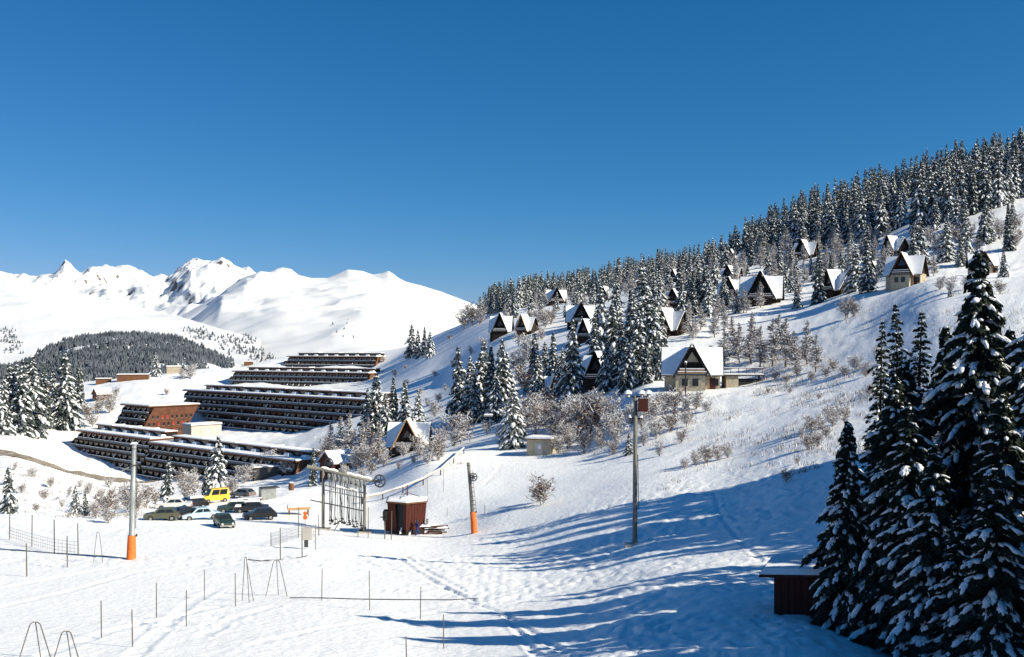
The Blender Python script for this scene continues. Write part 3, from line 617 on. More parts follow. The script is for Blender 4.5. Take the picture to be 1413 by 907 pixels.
# front block, upper wing
l = Pz(82, 392, 0)
terrace('terrace_building', 'long dark terraced block with five balcony tiers beside the muddy road', Pz(78, 392, -47.0), 62, 5, 1.5, cuts=[(34, 0), (10, 0), (-2, 0), (2, 0), (5, 0)], seed=1)
terrace('terrace_building', 'lower terraced wing with snowy roof behind the parked cars', Pz(184, 350.2, -48.2), 86, 5, 1.5, cuts=[(0, 0), (0, 0), (0, 0), (0, 0), (0, 0)], seed=2)
# the block whose brown end wall with red shutters faces the sun
terrace('terrace_building', 'terraced block showing a brown end wall with red shutters', Pz(152, 404, -34.5), 22, 4, 1.6, fh=2.75, depth=20, endwin=3, attic=False, endmat='wall_brick_brown', seed=3)
# big middle block
terrace('terrace_building', 'widest terraced block with six dark balcony tiers behind brown end wall', Pz(232, 436, -36.0), 128, 6, 1.5, cuts=[(48, 18), (28, 10), (26, 6), (12, 3), (2, 0), (0, 0)], seed=4)
terrace('terrace_building', 'small upper terraced block with two balcony tiers and long snowy roof', Pz(309, 585, -22.5), 104, 3, 1.6, fh=2.8, cuts=[(6, 8), (2, 4), (4, 0)], ang=math.atan2(-0.5, 0.86), seed=5)
terrace('terrace_building', 'topmost terraced block below the open mountain slope', Pz(388, 690, -15.0), 75, 3, 1.6, fh=2.9, cuts=[(0, 4), (0, 0), (3, 0)], ang=math.atan2(-0.42, 0.9), seed=6)
# ------------------------------------------------------------------ steep A-frame chalets with a cross gable
def chalet_meshes(stone, wood='wood_dark', fascia='wood_dark', lit=False, low=False):
    W, Dp, hb, hr = (11.4, 7.4, 2.7, 4.7) if not low else (10.8, 7.4, 1.0, 5.5)      # main wing: width along the ridge, depth, wall, roof height
    gh, gw, gf = (5.5, 3.1, 1.5) if not low else (6.7, 3.5, 1.6)               # cross gable: height over wall, half width, how far in front of the eaves
    M = {}
    wl = MB(); wl.box((0, 0, -3), (W - 1.4, Dp - 1.4, 3 + hb + 0.3), stone)
    wl.box((-0.3, -Dp / 2 + 0.1, -3), (2 * gw - 0.9, 2.6, 3 + hb), stone)
    wl.prism([(-Dp / 2 + .9, hb + .2), (Dp / 2 - .9, hb + .2), (0, hb + hr - .5)], 'x', -W / 2 + 0.9, W / 2 - 0.9, wood)
    M['wall'] = wl
    g = MB(); g.prism([(-gw + .3, hb), (gw - .3, hb), (0, hb + gh - .45)], 'y', -Dp / 2 - gf + 1.25, -0.5, wood); M['gable_wall'] = g
    def slab(b, e0, r0, th, axis, a, c, m):   # roof plane from eave e0 to ridge r0
        n = np.array([-(r0[1] - e0[1]), r0[0] - e0[0]]); n = n / np.hypot(*n); n = n if n[1] > 0 else -n
        b.prism([tuple(e0), tuple(r0), tuple(np.array(r0) + n * th), tuple(np.array(e0) + n * th)], axis, a, c, m)
    rf = MB(); sn = MB()
    yo = Dp / 2 + 0.15; ze = hb - 0.25
    for s in (-1, 1):
        slab(rf, (s * yo, ze), (s * 0.02, hb + hr), 0.2, 'x', -W / 2, W / 2, wood)
        slab(sn, (s * (yo + .1), ze + .18), (s * 0.02, hb + hr + .22), 0.24, 'x', -W / 2 + .15, W / 2 - .15, 'snow_roof')
    M['roof'] = rf; M['roof_snow'] = sn
    gr = MB(); gs = MB(); y0 = -Dp / 2 - gf
    for s in (-1, 1):
        slab(gr, (s * (gw + .25), hb - 0.5), (s * 0.02, hb + gh), 0.2, 'y', y0, 0.6, fascia)
        slab(gs, (s * (gw + .32), hb - 0.3), (s * 0.02, hb + gh + .22), 0.14, 'y', y0 + .3, 0.55, 'snow_roof')
    M['gable_roof'] = gr; M['gable_snow'] = gs
    bl = MB()
    bl.box((0, y0 + 0.95, hb - 0.05), (2 * gw - 0.9, 1.9, 0.16), wood); bl.box((0, y0 + 0.15, hb + 0.28), (2 * gw - 1.1, 0.1, 0.3), 'wood_tan' if lit else 'wood_brown')  # lit picks a lighter wood: sunlight put into the balcony colour
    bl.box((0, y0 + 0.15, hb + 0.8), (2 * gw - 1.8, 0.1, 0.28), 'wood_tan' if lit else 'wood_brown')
    M['balcony'] = bl
    M['balcony_snow'] = MB().box((0, y0 + 0.15, hb + 0.583), (2 * gw - 1.1, 0.26, 0.16), 'snow_roof').box((0, y0 + 0.15, hb + 1.083), (2 * gw - 1.8, 0.26, 0.16), 'snow_roof').box((0, y0 + 0.6, hb + .113), (2 * gw - 1.0, 0.6, 0.12), 'snow_roof')
    M['chimney'] = MB().box((W * .3, 0.5, hb + hr - 0.6), (0.7, 0.7, 1.25), stone).box((W * .3, 0.5, hb + hr + .65), (0.8, 0.8, 0.18), 'snow_roof')
    M['gable_window'] = MB().prism([(-1.15, hb + 2.35), (1.15, hb + 2.35), (0, hb + 4.2)], 'y', -Dp / 2 - gf + 1.15, -Dp / 2 - gf + 1.22, 'render_tan' if lit else 'glass')  # lit gives the pane a tan, sunlit tone instead of glass
    wn = MB(); wn.box((0, 0, 0), (1.05, 0.1, 1.25), 'wood_dark').box((0, -0.06, .1), (.85, .04, 1.05), 'glass'); M['window'] = wn
    dr = MB(); dr.box((0, 0, 0), (1.0, 0.1, 2.0), 'wood_red'); M['door'] = dr
    return {k: v.mesh(k) for k, v in M.items()}, hb + gh, (W, Dp, gw, gf, hb)
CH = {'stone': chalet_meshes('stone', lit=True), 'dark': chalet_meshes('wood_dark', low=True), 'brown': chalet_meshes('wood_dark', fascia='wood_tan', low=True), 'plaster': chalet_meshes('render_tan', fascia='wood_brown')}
def chalet(px, py, hpx, rot, kind, label, dmin=100, stretch=1.0, parts=True, sink=0.0, d=None):
    P = at(px, d) if d else hit(px, py, dmin); M, h0, (W, Dp, gw, gf, hb) = CH[kind]
    s = hpx * P.y / F / h0; face = math.atan2(P.x, P.y)   # turn to the viewer's bearing, then by rot
    P.z -= sink * s
    e = empty('a_frame_chalet', P, -face + math.radians(rot), label, 'chalet', 'A-frame chalets on the hillside', (s * stretch, s, s))
    for k in ('wall', 'gable_wall', 'balcony', 'balcony_snow', 'gable_window'): put(k, M[k], e)
    r_ = put('roof', M['roof'], e); put('roof_snow', M['roof_snow'], r_); put('chimney', M['chimney'], r_)
    r_ = put('gable_roof', M['gable_roof'], e); put('gable_snow', M['gable_snow'], r_)
    yf = -Dp / 2 + .1 - 1.36
    if hb > 2:
      for x in (-1.3, 0.6): put('window', M['window'], e, (x, yf, 0.75))
    if hb > 2: put('window', M['window'], e, (W / 2 - 1.5, -Dp / 2 + 0.64, 0.75)); put('door', M['door'], e, (gw + 0.55, -Dp / 2 + 0.64, 0.1))
    return e
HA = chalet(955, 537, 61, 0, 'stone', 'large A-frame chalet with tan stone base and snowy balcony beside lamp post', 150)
chalet(565, 621, 43, -8, 'brown', 'A-frame chalet with orange gable board behind the snowy shrubs near the fence', 150)
chalet(692, 462, 29, -8, 'dark', 'small dark A-frame chalet, left one of a joined pair on open snow', 250, 0.8)
chalet(727, 460, 25, -30, 'brown', 'small chalet with bright right roof joined beside the dark A-frame', 250, 0.8)
chalet(767, 420, 22, 5, 'dark', 'small dark chalet with snow on gable below the skyline trees', 300)
chalet(801, 449, 30, 2, 'dark', 'A-frame chalet with pale gable window above another chalet roof', 220, 1.0)
chalet(812, 468, 27, -25, 'dark', 'dark chalet standing directly below the chalet with pale gable window', 200, 0.8)
chalet(828, 528, 42, -15, 'dark', 'black wooden A-frame half hidden in shade between tall spruces', 180, 0.8)
chalet(762, 545, 28, 10, 'brown', 'small reddish A-frame hidden behind spruces and shrubs', 190, 0.6)
chalet(931, 424, 24, -12, 'dark', 'dark chalet with snowy balcony above the wide white roof', 250)
chalet(926, 460, 34, -38, 'dark', 'dark chalet with wide white roof just above the stone chalet', 220)
chalet(934, 388, 16, -35, 'dark', 'far chalet with bright roof slope among frosted larches', 350)
chalet(897, 384, 17, -5, 'dark', 'tiny dark gable peeking out below the forest edge', 380, 0.8)
chalet(1009, 388, 21, -22, 'dark', 'brown chalet with broad snowy roof above two dark A-frames', 300)
chalet(1007, 407, 25, -8, 'dark', 'dark A-frame beside round snow-laden bush', 240, 0.9)
chalet(1051, 419, 42, -4, 'dark', 'tall black A-frame chalet facing out above the open snowfield', 220)
chalet(1014, 364, 19, -30, 'dark', 'chalet tucked against the dark forest edge', 320, 0.9)
chalet(1112, 356, 24, -25, 'dark', 'chalet with bright roof behind brown larches below the forest', 320)
chalet(1158, 405, 32, -52, 'dark', 'chalet showing a broad grey snowy roof beside twin spruces', 220)
chalet(1250, 394, 44, -14, 'plaster', 'chalet with cream walls and snowy balcony at top of snowfield', 200, 0.85)
chalet(1236, 352, 24, -45, 'dark', 'chalet roof showing above and behind the cream-walled chalet', 270)
chalet(1356, 378, 29, 8, 'plaster', 'dark gabled chalet on the snow knoll at forest foot', 190)
chalet(838, 414, 18, -30, 'dark', 'grey chalet roof half hidden by frosted trees', 300)
chalet(1196, 378, 20, 20, 'dark', 'low dark chalet gable hidden behind the twin spruces', 260)
# carport and annex beside the stone chalet
b = empty('carport', HA.location + Vector((7.4, -0.4, 0.0)), 0, 'dark open carport with snowy railed deck beside the stone chalet', 'carport')
MB().box((-0.4, 0.2, -2.5), (2.2, 4.2, 5.0), 'stone').build('annex_wall', b)
MB().box((3.0, 0.2, -1.5), (4.6, 3.6, 3.4), 'black').build('recess_shade', b)  # solid black block: the shade inside the open bay, put in as colour
MB().box((1.4, 0.2, 2.503), (8.0, 5.0, 0.2), 'wood_dark').build('deck', b); MB().box((1.4, 0.2, 2.706), (7.8, 4.8, 0.22), 'snow_roof').build('deck_snow', b)
for i in range(6): MB().box((-2.2 + i * 1.45, -2.1, 2.9), (0.1, 0.1, 0.95), 'wood_brown').build('baluster', b)
MB().box((1.4, -2.1, 3.85), (7.6, 0.14, 0.12), 'wood_brown').build('handrail', b); MB().box((1.4, -2.1, 3.973), (7.6, 0.2, 0.1), 'snow_roof').build('handrail_snow', b)
for i in (0, 1): MB().box((5.4, -1.9 + i * 3.8, -2), (0.25, 0.25, 4.5), 'wood_brown').build('post', b)
# ------------------------------------------------------------------ small sheds and far roofs
def shed(name, px, py, wpx, hpx, rot, wall, label, dmin=100, gable=False, roof='wood_brown', depth=0.9, d=None, door=True, pitch=0.35):
    P = at(px, d) if d else hit(px, py, dmin); k = P.y / F; W = wpx * k; H = hpx * k; Dp = W * depth
    e = empty(name, P, -math.atan2(P.x, P.y) + math.radians(rot), label, 'shed' if name == 'shed' else 'building')
    MB().box((0, 0, -2.5), (W, Dp, 2.5 + H * 0.8), wall).build('wall', e)
    if gable:
        g = MB(); zr = H * 0.8; hh = pitch * Dp
        g.prism([(-Dp / 2, zr), (Dp / 2, zr), (0, zr + hh)], 'x', -W / 2 + .05, W / 2 - .05, wall); g.build('gable', e)
        rf = MB(); sn = MB()
        for s in (-1, 1):
            o = Dp / 2 + 0.5
            rf.prism([(s * o, zr - pitch), (0, zr + hh + .02), (0, zr + hh + .2), (s * o, zr - pitch + .18)], 'x', -W / 2 - .5, W / 2 + .5, roof)
            sn.prism([(s * (o + .05), zr - pitch + .2), (0, zr + hh + .23), (0, zr + hh + .6), (s * (o + .05), zr - pitch + .5)], 'x', -W / 2 - .4, W / 2 + .4, 'snow_roof')
        r_ = rf.build('roof', e); sn.build('roof_snow', r_)
    else:
        r_ = MB().box((0, 0, H * 0.803), (W + .6, Dp + .6, 0.16), roof).build('roof', e); MB().box((0, 0, H * .803 + .163), (W + .5, Dp + .5, max(.22, H * .1)), 'snow_roof', top=(.97, .97)).build('roof_snow', r_)
    if door:
        MB().box((0, -Dp / 2 - .03, 0), (W * .3, .08, H * .62), 'plaster').build('door', e)
        MB().box((W * .04, -Dp / 2 - .08, H * .3), (W * .1, .05, H * .2), 'snow_roof').build('notice', e)
    return e
shed('shed', 748, 626, 34, 25, -18, 'render_tan', 'small tan flat-roofed shed with white door below the shrubs', 120)
shed('shed', 468, 652, 40, 20, 30, 'wood_red', 'little red-brown cabin with snowy gable roof behind the lift station', 140, gable=True, door=False)
shed('service_building', 279, 592, 46, 22, 30, 'plaster', 'low white flat-roofed pavilion below the widest terraced block', 300, d=390, depth=.5)
shed('service_building', 226, 604, 26, 13, 42, 'wood_brown', 'brown stair tower between the two front terraced wings', 300, d=352, door=False)
shed('service_building', 184, 524, 40, 9, -8, 'wood_brown', 'long brown snow-roofed building at the plateau edge', 400, door=False, depth=.4)
shed('service_building', 143, 529, 18, 8, -8, 'wood_brown', 'short brown snow-roofed building left of the long one', 400, door=False)
shed('chalet_cabin', 141, 551, 20, 9, 20, 'wood_brown', 'brown gabled cabin on the snow slope above the end wall', 350, gable=True, door=False)
shed('service_building', 240, 515, 19, 11, 0, 'stone', 'grey stone building beside frosted trees at plateau edge', 400, door=False)
shed('service_building', 285, 506, 10, 10, 0, 'plaster', 'pale cube building on the plateau rim', 400, door=False)
shed('service_building', 296, 505, 7, 8, 0, 'plaster', 'smaller pale cube beside the other on the plateau rim', 400, door=False)
shed('service_building', 343, 504, 12, 6, 0, 'wood_brown', 'tiny brown snow-roofed hut above the upper terraced block', 450, door=False)
shed('service_building', 70, 536, 34, 7, 0, 'wood_brown', 'low brown roof behind the left spruces', 400, door=False)
shed('service_building', 340, 617, 92, 6, -42, 'wood_tan', 'long low tan timber wall with snowy top behind the lower wing', 250, d=322, door=False, depth=.05)
shed('garage', 375, 655, 52, 14, 12, 'steel_dark', 'low dark garage under deep snow behind the car park', 180, door=False, depth=.5)
# ------------------------------------------------------------------ drag-lift station
D0 = 116.0
def lp(px, py, d=D0): return np.array(wxyz(px, py, d))
base_z = gz((475 - CX) / F * D0, D0)
st = empty('lift_station', at(475, D0), 0, 'steel drag-lift start frame with snowy beam and spoked wheels', 'ski lift')
o0 = np.array(st.location)
def L(px, py, dd=0.0): return lp(px, py, D0 + dd) - o0
for (px, top) in ((446, 645), (503, 660)):
    p = L(px, top); q = p.copy(); q[2] = -1.0
    t_ = MB().tube([q, p], [0.2, 0.165], 'pole_wood', 10).build('post', st, smooth=True)
    MB().box((q[0], q[1], gz(q[0] + o0[0], q[1] + o0[1]) - o0[2] - 0.3), (1.6, 1.4, 0.5), 'plaster').build('footing', t_)
MB().tube([L(424, 644), L(446, 648), L(513, 664)], [.22, .2, .18], 'pole_wood', 10).build('beam', st, smooth=True)
sn_ = MB(); a, c = L(444, 645.5), L(514, 661.5)
for i in range(6):
    if i == 2: continue
    u, v = i / 6, (i + .93) / 6; p = a + (c - a) * u; q = a + (c - a) * v
    sn_.tube([p, (p + q) / 2 + np.array([0, 0, .06]), q], [.12, .17, .11], 'snow_roof', 8)
sn_.build('beam_snow', st, smooth=True)
def wheel(parent, c, R, name='wheel', yaw=0.0, r=.09):
    ax = (math.sin(yaw), math.cos(yaw), 0); b_ = MB(); b_.ring(c, R, r, 'steel_dark', ax)
    w_ = b_.build(name, parent, smooth=True); u = np.array([math.cos(yaw), -math.sin(yaw), 0]); z = np.array([0, 0, 1.0])
    for k in range(6):
        a_ = k * math.pi / 3 + .3; dv = (u * math.cos(a_) + z * math.sin(a_)); MB().tube([np.array(c) + dv * .1, np.array(c) + dv * R], .055, 'steel_dark', 5).build('spoke', w_)
    MB().tube([np.array(c) - np.array(ax) * .2, np.array(c) + np.array(ax) * .2], .2, 'steel_dark', 10).build('hub', w_)
    return w_
wheel(st, L(524, 664, -1.0), 0.68, yaw=.25); wheel(st, L(454, 640, 0.6), 0.62, yaw=.5)
MB().tube([L(513, 664, -.3), L(526, 664, -1.0)], .1, 'steel_dark', 6).build('axle', st)
for nm, a, c, r_, m in (('upper_rail', (438, 668), (506, 681), .09, 'galvanised'), ('lower_rail', (428, 690), (505, 706), .07, 'steel_dark'), ('ground_rail', (428, 738), (548, 743), .05, 'cane'), ('front_rail', (446, 676), (504, 688), .06, 'steel')):
    o = MB().tube([L(*a), L(*c)], r_, m, 6).build(nm, st)
    if nm == 'upper_rail': MB().tube([L(464, 671), L(496, 677.6)], .14, 'snow_roof', 6).build('rail_snow', o, smooth=True)
MB().tube([L(458, 738), L(468, 721)], .05, 'steel_dark', 5).build('brace', st)
hm = col_mesh('tow_bar', lambda b: (b.tube([(0, 0, 0), (0.03, 0, -1.6), (0.0, 0.02, -4.4)], [.035, .03, .03], 'steel_dark', 5), b.tube([(0, 0, -4.4), (.12, 0, -4.75), (.22, 0, -4.7)], .04, 'black', 5)))
dm = col_mesh('seat_disc', lambda b: b.tube([(0.1, 0, -4.78), (0.1, 0, -4.7)], [.17, .17], 'black', 10))
cm_ = col_mesh('spring_box', lambda b: b.tube([(0, 0, -.55), (0, 0, .05)], [.11, .11], 'steel', 8))
r = random.Random(3)
for i in range(36):
    px = 453 + 47 * (i + .5) / 36 + r.uniform(-.6, .6); py = 650 + (px - 446) * 0.235
    p = lp(px, py + 2 + r.uniform(-1, 2), D0 + r.uniform(-1.1, 1.2))
    e = empty('tow_hanger', p, r.uniform(-.5, .5), 'thin black drag-lift tow hanger hanging in the bundle under the snowy beam', 'tow hanger', 'tow hangers under the lift frame')
    s = r.uniform(1.02, 1.2); e.scale = (1, 1, s); e.rotation_euler[1] = r.uniform(-.06, .06); put('tow_bar', hm, e); put('seat_disc', dm, e); put('spring_box', cm_, e)
# snow-topped plank platform left of the frame
P = at(412, 130); e = empty('platform', P, .25, 'snow-covered timber platform on legs left of the lift frame', 'platform')
MB().box((0, 0, .75), (2.9, 2.0, .35), 'wood_tan').build('deck', e); MB().box((0, 0, 1.103), (2.8, 1.9, .28), 'snow_roof', top=(.95, .9)).build('deck_snow', e)
for x in (-1.2, 1.2):
    for y in (-.8, .8): MB().box((x, y, -.5), (.14, .14, 1.25), 'wood_brown').build('leg', e)
# poles
def lift_pole(px, py, hpx, label, mtl, pad, lean=0.0, name='lift_pole', dmin=40, r0=.26):
    P = hit(px, py, dmin); H = hpx * P.y / F; e = empty(name, P, 0, label, 'pole')
    top = np.array([lean * H, 0, H]); MB().tube([(0, 0, -1.2), top * .5, top], [r0, r0 * .87, r0 * .7], mtl, 12).build('shaft', e, smooth=True)
    if pad:
        q = top * (pad / hpx); MB().tube([(0, 0, -.3), q * .5, q], [r0 + .12, r0 + .1, r0 + .06], 'orange', 12).build('padding', e, smooth=True)
        MB().tube([q * .95 + (r0 + .1, 0, 0), q * 1.05 + (r0 + .16, 0, 0)], .07, 'black', 6).build('buckle', e)
    MB().ring(top * .96 + np.array([0, 0, 0]), r0 * .78, .03, 'steel_dark', (0, 0, 1), 14, 5).build('band', e)
    return e, H, top
e, H, top = lift_pole(181, 771, 158, 'tall pale lift pole with orange padded foot on the left piste', 'galvanised', 32, .026, r0=.27)
MB().tube([top * .99, top * 1.0 + (-1.0, .3, -.25)], .06, 'steel_dark', 6).build('bracket', e); MB().box(top + (0, 0, 0), (.5, .5, .16), 'snow_roof', top=(.6, .6)).build('snow_cap', e)
MB().ring(top * .82, .33, .035, 'steel_dark', (0, 0, 1), 14, 5).build('band', e)
MB().tube([top * .8 + (-.3, -.2, 0), top * .78 + (-.9, -.2, -.1)], .07, 'steel', 6).build('bracket', e)
MB().tube([(.42, -.1, 2.6), top * .5 + (.36, -.1, 0), top * .95 + (.3, -.1, 0)], .025, 'black', 5).build('cable', e)
e, H, top = lift_pole(655, 736, 97, 'leaning lift pole with orange padded foot and small guide wheel', 'pole_wood', 29, -.09, r0=.25)
wheel(e, tuple(top * .8 + (.42, -.35, 0)), .42, 'guide_wheel', r=.06)
for i in range(9): MB().tube([top * (.35 + i * .06) + (.05, -.3, 0), top * (.35 + i * .06) + (.4, -.3, 0)], .03, 'steel_dark', 5).build('rung', e)
MB().tube([top * .3 + (.42, -.3, 0), top * .9 + (.36, -.3, 0)], .02, 'steel_dark', 5).build('cable', e)
e, H, top = lift_pole(876, 751, 205, 'tall dark timber pole with snow-laden lamp box at top', 'pole_wood', 0, .004, name='lamp_pole', r0=.21)
MB().box(top + (0.62, 0, -1.35), (.75, .7, 1.05), 'wood_red').build('box', e)
MB().tube([top + (-.7, 0, -.15), top + (1.1, 0, -.15)], .07, 'steel_dark', 6).build('cross_arm', e)
for x in (-.62, .5, 1.05): 
    l_ = MB().tube([top + (x, 0, -.15), top + (x + .02, 0, .15)], [.2, .12], 'steel', 8).build('lamp', e)
    MB().tube([top + (x, 0, .1), top + (x, 0, .27), top + (x, 0, .4)], [.34, .3, .08], 'snow_roof', 8).build('lamp_snow', l_, smooth=True)
MB().tube([top + (-.6, 0, -1.9), top + (.5, 0, -1.95)], .06, 'steel_dark', 6).build('cross_arm', e)
for x in (-.45, .45): MB().tube([top + (x, 0, -1.85), top + (x, 0, -1.6)], [.16, .1], 'snow_roof', 7).build('insulator', e)
MB().tube([(.3, -.1, 2.8), top * .6 + (.2, -.1, 0)], .03, 'black', 5).build('cable', e); MB().box((-.2, -.3, -.35), (1.3, 1.0, .42), 'plaster').build('footing', e)
# lamp post at the stone chalet, bent lamp by the path
P = hit(946, 548, 120); k = P.y / F; e = empty('street_lamp', P, 0, 'black lamp post with snowy cap in front of the stone chalet', 'lamp')
MB().tube([(0, 0, -.6), (0, 0, 44 * k)], [.13, .1], 'black', 8).build('post', e); MB().tube([(0, 0, 44 * k), (0, 0, 47 * k)], [.26, .2], 'steel_dark', 8).build('lamp_head', e); MB().tube([(0, 0, 47 * k), (0, 0, 49 * k)], [.32, .1], 'snow_roof', 8).build('snow_cap', e)
P = hit(647, 610, 150); k = P.y / F; e = empty('street_lamp', P, 0, 'curved lamp post with snow-covered drooping head above the path', 'lamp')
MB().tube([(0, 0, -.6), (5 * k, 0, 16 * k), (11 * k, 0, 30 * k), (17 * k, 0, 37 * k), (22 * k, 0, 37 * k)], [.14, .12, .1, .09, .09], 'pole_wood', 8).build('post', e, smooth=True)
MB().box((27 * k, 0, 35 * k), (12 * k, 3 * k, 2 * k), 'steel').build('lamp_head', e); MB().box((27 * k, 0, 37 * k + .01), (13 * k, 4 * k, 1.8 * k), 'snow_roof', top=(.8, .6)).build('snow_cap', e)
P = hit(103, 588, 300); k = P.y / F; e = empty('utility_pole', P, 0, 'dark slender post above the left end of the long terraced block', 'pole'); MB().tube([(0, 0, -1), (0, 0, 22 * k)], [.3, .2], 'pole_wood', 7).build('shaft', e); MB().tube([(-.8, 0, 21 * k), (.8, 0, 21 * k)], .1, 'pole_wood', 5).build('cross_arm', e)
# ------------------------------------------------------------------ the red lift hut
P = hit(562, 736, 90); k = P.y / F; e = empty('lift_hut', P, .05, 'dark red faceted lift hut with snowy flat roof and steps', 'hut')
R = 2.3; pts = [(R * math.cos(a), R * math.sin(a)) for a in [math.radians(30 + 60 * i) for i in range(6)]]
for i in range(6):
    (x0, y0), (x1, y1) = pts[i], pts[(i + 1) % 6]; n = 7
    for j in range(n):
        u, v = j / n, (j + .94) / n; ax, ay = x0 + (x1 - x0) * u, y0 + (y1 - y0) * u; cx_, cy_ = x0 + (x1 - x0) * v, y0 + (y1 - y0) * v
        s = .94 + .012 * (j % 2)
        if i == 3 and j in (3, 4, 5): continue
        MB().hexa([(ax, ay, .7), (cx_, cy_, .7), (cx_ * s, cy_ * s, .7), (ax * s, ay * s, .7)], [(ax * 1.13, ay * 1.13, 3.75), (cx_ * 1.13, cy_ * 1.13, 3.75), (cx_ * 1.06, cy_ * 1.06, 3.75), (ax * 1.06, ay * 1.06, 3.75)], 'wood_red').build('plank', e)
MB().prism([(x * .9, y * .9) for x, y in pts], 'z', .2, 3.7, 'black').build('core', e)
MB().prism([(x * 1.0, y * 1.0) for x, y in pts], 'z', -.8, .69, 'wood_dark').build('plinth', e)
rf = MB().prism([(x * 1.2, y * 1.2) for x, y in pts], 'z', 3.76, 3.95, 'wood_brown').build('roof', e)
rs = MB(); ring = [(x * 1.17, y * 1.17) for x, y in pts]; V = [(x, y, 3.953) for x, y in ring] + [(x * .93, y * .93, 4.1) for x, y in ring] + [(0, 0, 4.28)]
rs.raw(V, [[i, (i + 1) % 6, 6 + (i + 1) % 6, 6 + i] for i in range(6)], 'snow_roof').raw(V, [[6 + i, 6 + (i + 1) % 6, 12] for i in range(6)], 'snow_roof'); rs.build('roof_snow', rf)
MB().tube([(0, 0, 4.4), (0, 0, 5.7)], [.09, .05], 'wood_red', 6).build('mast', e)
for a in (0, 2.1, 4.2): MB().tube([(0, 0, 4.75), (1.5 * math.cos(a), 1.5 * math.sin(a), 4.25)], .03, 'black', 4).build('guy_wire', e)
MB().hexa([(-2.6, -.7, .4), (-2.0, -.9, .4), (-2.0, .7, .4), (-2.6, .7, .4)], [(-2.75, -.8, 2.7), (-2.2, -1, 2.7), (-2.2, .7, 2.7), (-2.75, .7, 2.7)], 'wood_red').build('side_box', e)
MB().box((2.35, -1.25, 1.3), (.3, .35, .55), 'steel').build('meter_box', e)
for x in (-.95, .15): MB().hexa([(x, -2.75, -.3), (x + .22, -2.75, -.3), (x + .22, -2.5, -.3), (x, -2.5, -.3)], [(x + .3, -1.75, .95), (x + .52, -1.75, .95), (x + .52, -1.5, .95), (x + .3, -1.5, .95)], 'snow_roof').build('stair_side', e)
for i in range(4): MB().box((-.3 + .08 * i, -2.55 + i * .26, .0 + i * .26), (.95, .24, .07), 'wood_dark').build('step', e)
b_ = empty('timber_pile', P + Vector((3.2, -.7, 0)), .1, 'pile of reddish boards and snow clumps beside the lift hut', 'timber pile'); r = random.Random(9)
for i in range(9): MB().box((0, 0, 0), (r.uniform(1.6, 3.0), .22, .12), 'wood_red' if i % 3 else 'wood_brown').build('board', b_, loc=(r.uniform(-.9, 1.0), r.uniform(-.6, .6), .05 + i * .11), rz=r.uniform(-.25, .25))
for i in range(4): MB().box((0, 0, 0), (r.uniform(.9, 1.7), .7, .3), 'snow_roof', top=(.6, .5)).build('snow_clump', b_, loc=(-1.0 + i * .6, r.uniform(-.2, .2), 1.03 - abs(i - .6) * .12))
# skier walking beside the hut
def person(P, rz, label):
    e = empty('person', P, rz, label, 'person')
    J = {'pel': (0, 0, .95), 'chest': (.06, 0, 1.3), 'neck': (.08, 0, 1.5), 'headb': (.1, 0, 1.58), 'head': (.11, 0, 1.72), 'lsh': (.07, .19, 1.43), 'lel': (-.08, .27, 1.17), 'lha': (.08, .27, .95), 'rsh': (.07, -.19, 1.43), 'rel': (.16, -.28, 1.18), 'rha': (.38, -.24, 1.08),
         'lhip': (0, .1, .9), 'lkn': (.2, .12, .5), 'lan': (.14, .12, .09), 'lto': (.33, .13, .05), 'rhip': (0, -.1, .9), 'rkn': (-.06, -.12, .5), 'ran': (-.32, -.12, .13), 'rto': (-.16, -.13, .05)}
    E = [('pel', 'chest'), ('chest', 'neck'), ('neck', 'headb'), ('headb', 'head'), ('chest', 'lsh'), ('lsh', 'lel'), ('lel', 'lha'), ('chest', 'rsh'), ('rsh', 'rel'), ('rel', 'rha'), ('pel', 'lhip'), ('lhip', 'lkn'), ('lkn', 'lan'), ('lan', 'lto'), ('pel', 'rhip'), ('rhip', 'rkn'), ('rkn', 'ran'), ('ran', 'rto')]
    Rr = {'pel': .16, 'chest': .19, 'neck': .07, 'headb': .09, 'head': .115, 'lsh': .09, 'rsh': .09, 'lel': .065, 'rel': .065, 'lha': .05, 'rha': .05, 'lhip': .11, 'rhip': .11, 'lkn': .085, 'rkn': .085, 'lan': .075, 'ran': .075, 'lto': .06, 'rto': .06}
    ks = list(J); me = bpy.data.meshes.new('body'); me.from_pydata([J[k] for k in ks], [(ks.index(a), ks.index(c)) for a, c in E], [])
    o = put('body', me, e); md = o.modifiers.new('skin', 'SKIN'); o.modifiers.new('sub', 'SUBSURF').levels = 2; o.modifiers['sub'].render_levels = 2
    for i, k_ in enumerate(ks): me.skin_vertices[0].data[i].radius = (Rr[k_],) * 2
    me.skin_vertices[0].data[0].use_root = True; me.materials.append(MATS['cloth_blue'])
    MB().tube([(.11, 0, 1.62), (.11, 0, 1.72), (.11, 0, 1.83)], [.105, .125, .05], 'cloth_dark', 10).build('hat', e, smooth=True)
    MB().box((.205, 0, 1.6), (.07, .13, .13), 'skin', top=(.8, .8)).build('face', e)
    return e
person(hit(576, 739, 90), math.radians(200), 'person in dark blue ski clothes walking beside the lift hut')
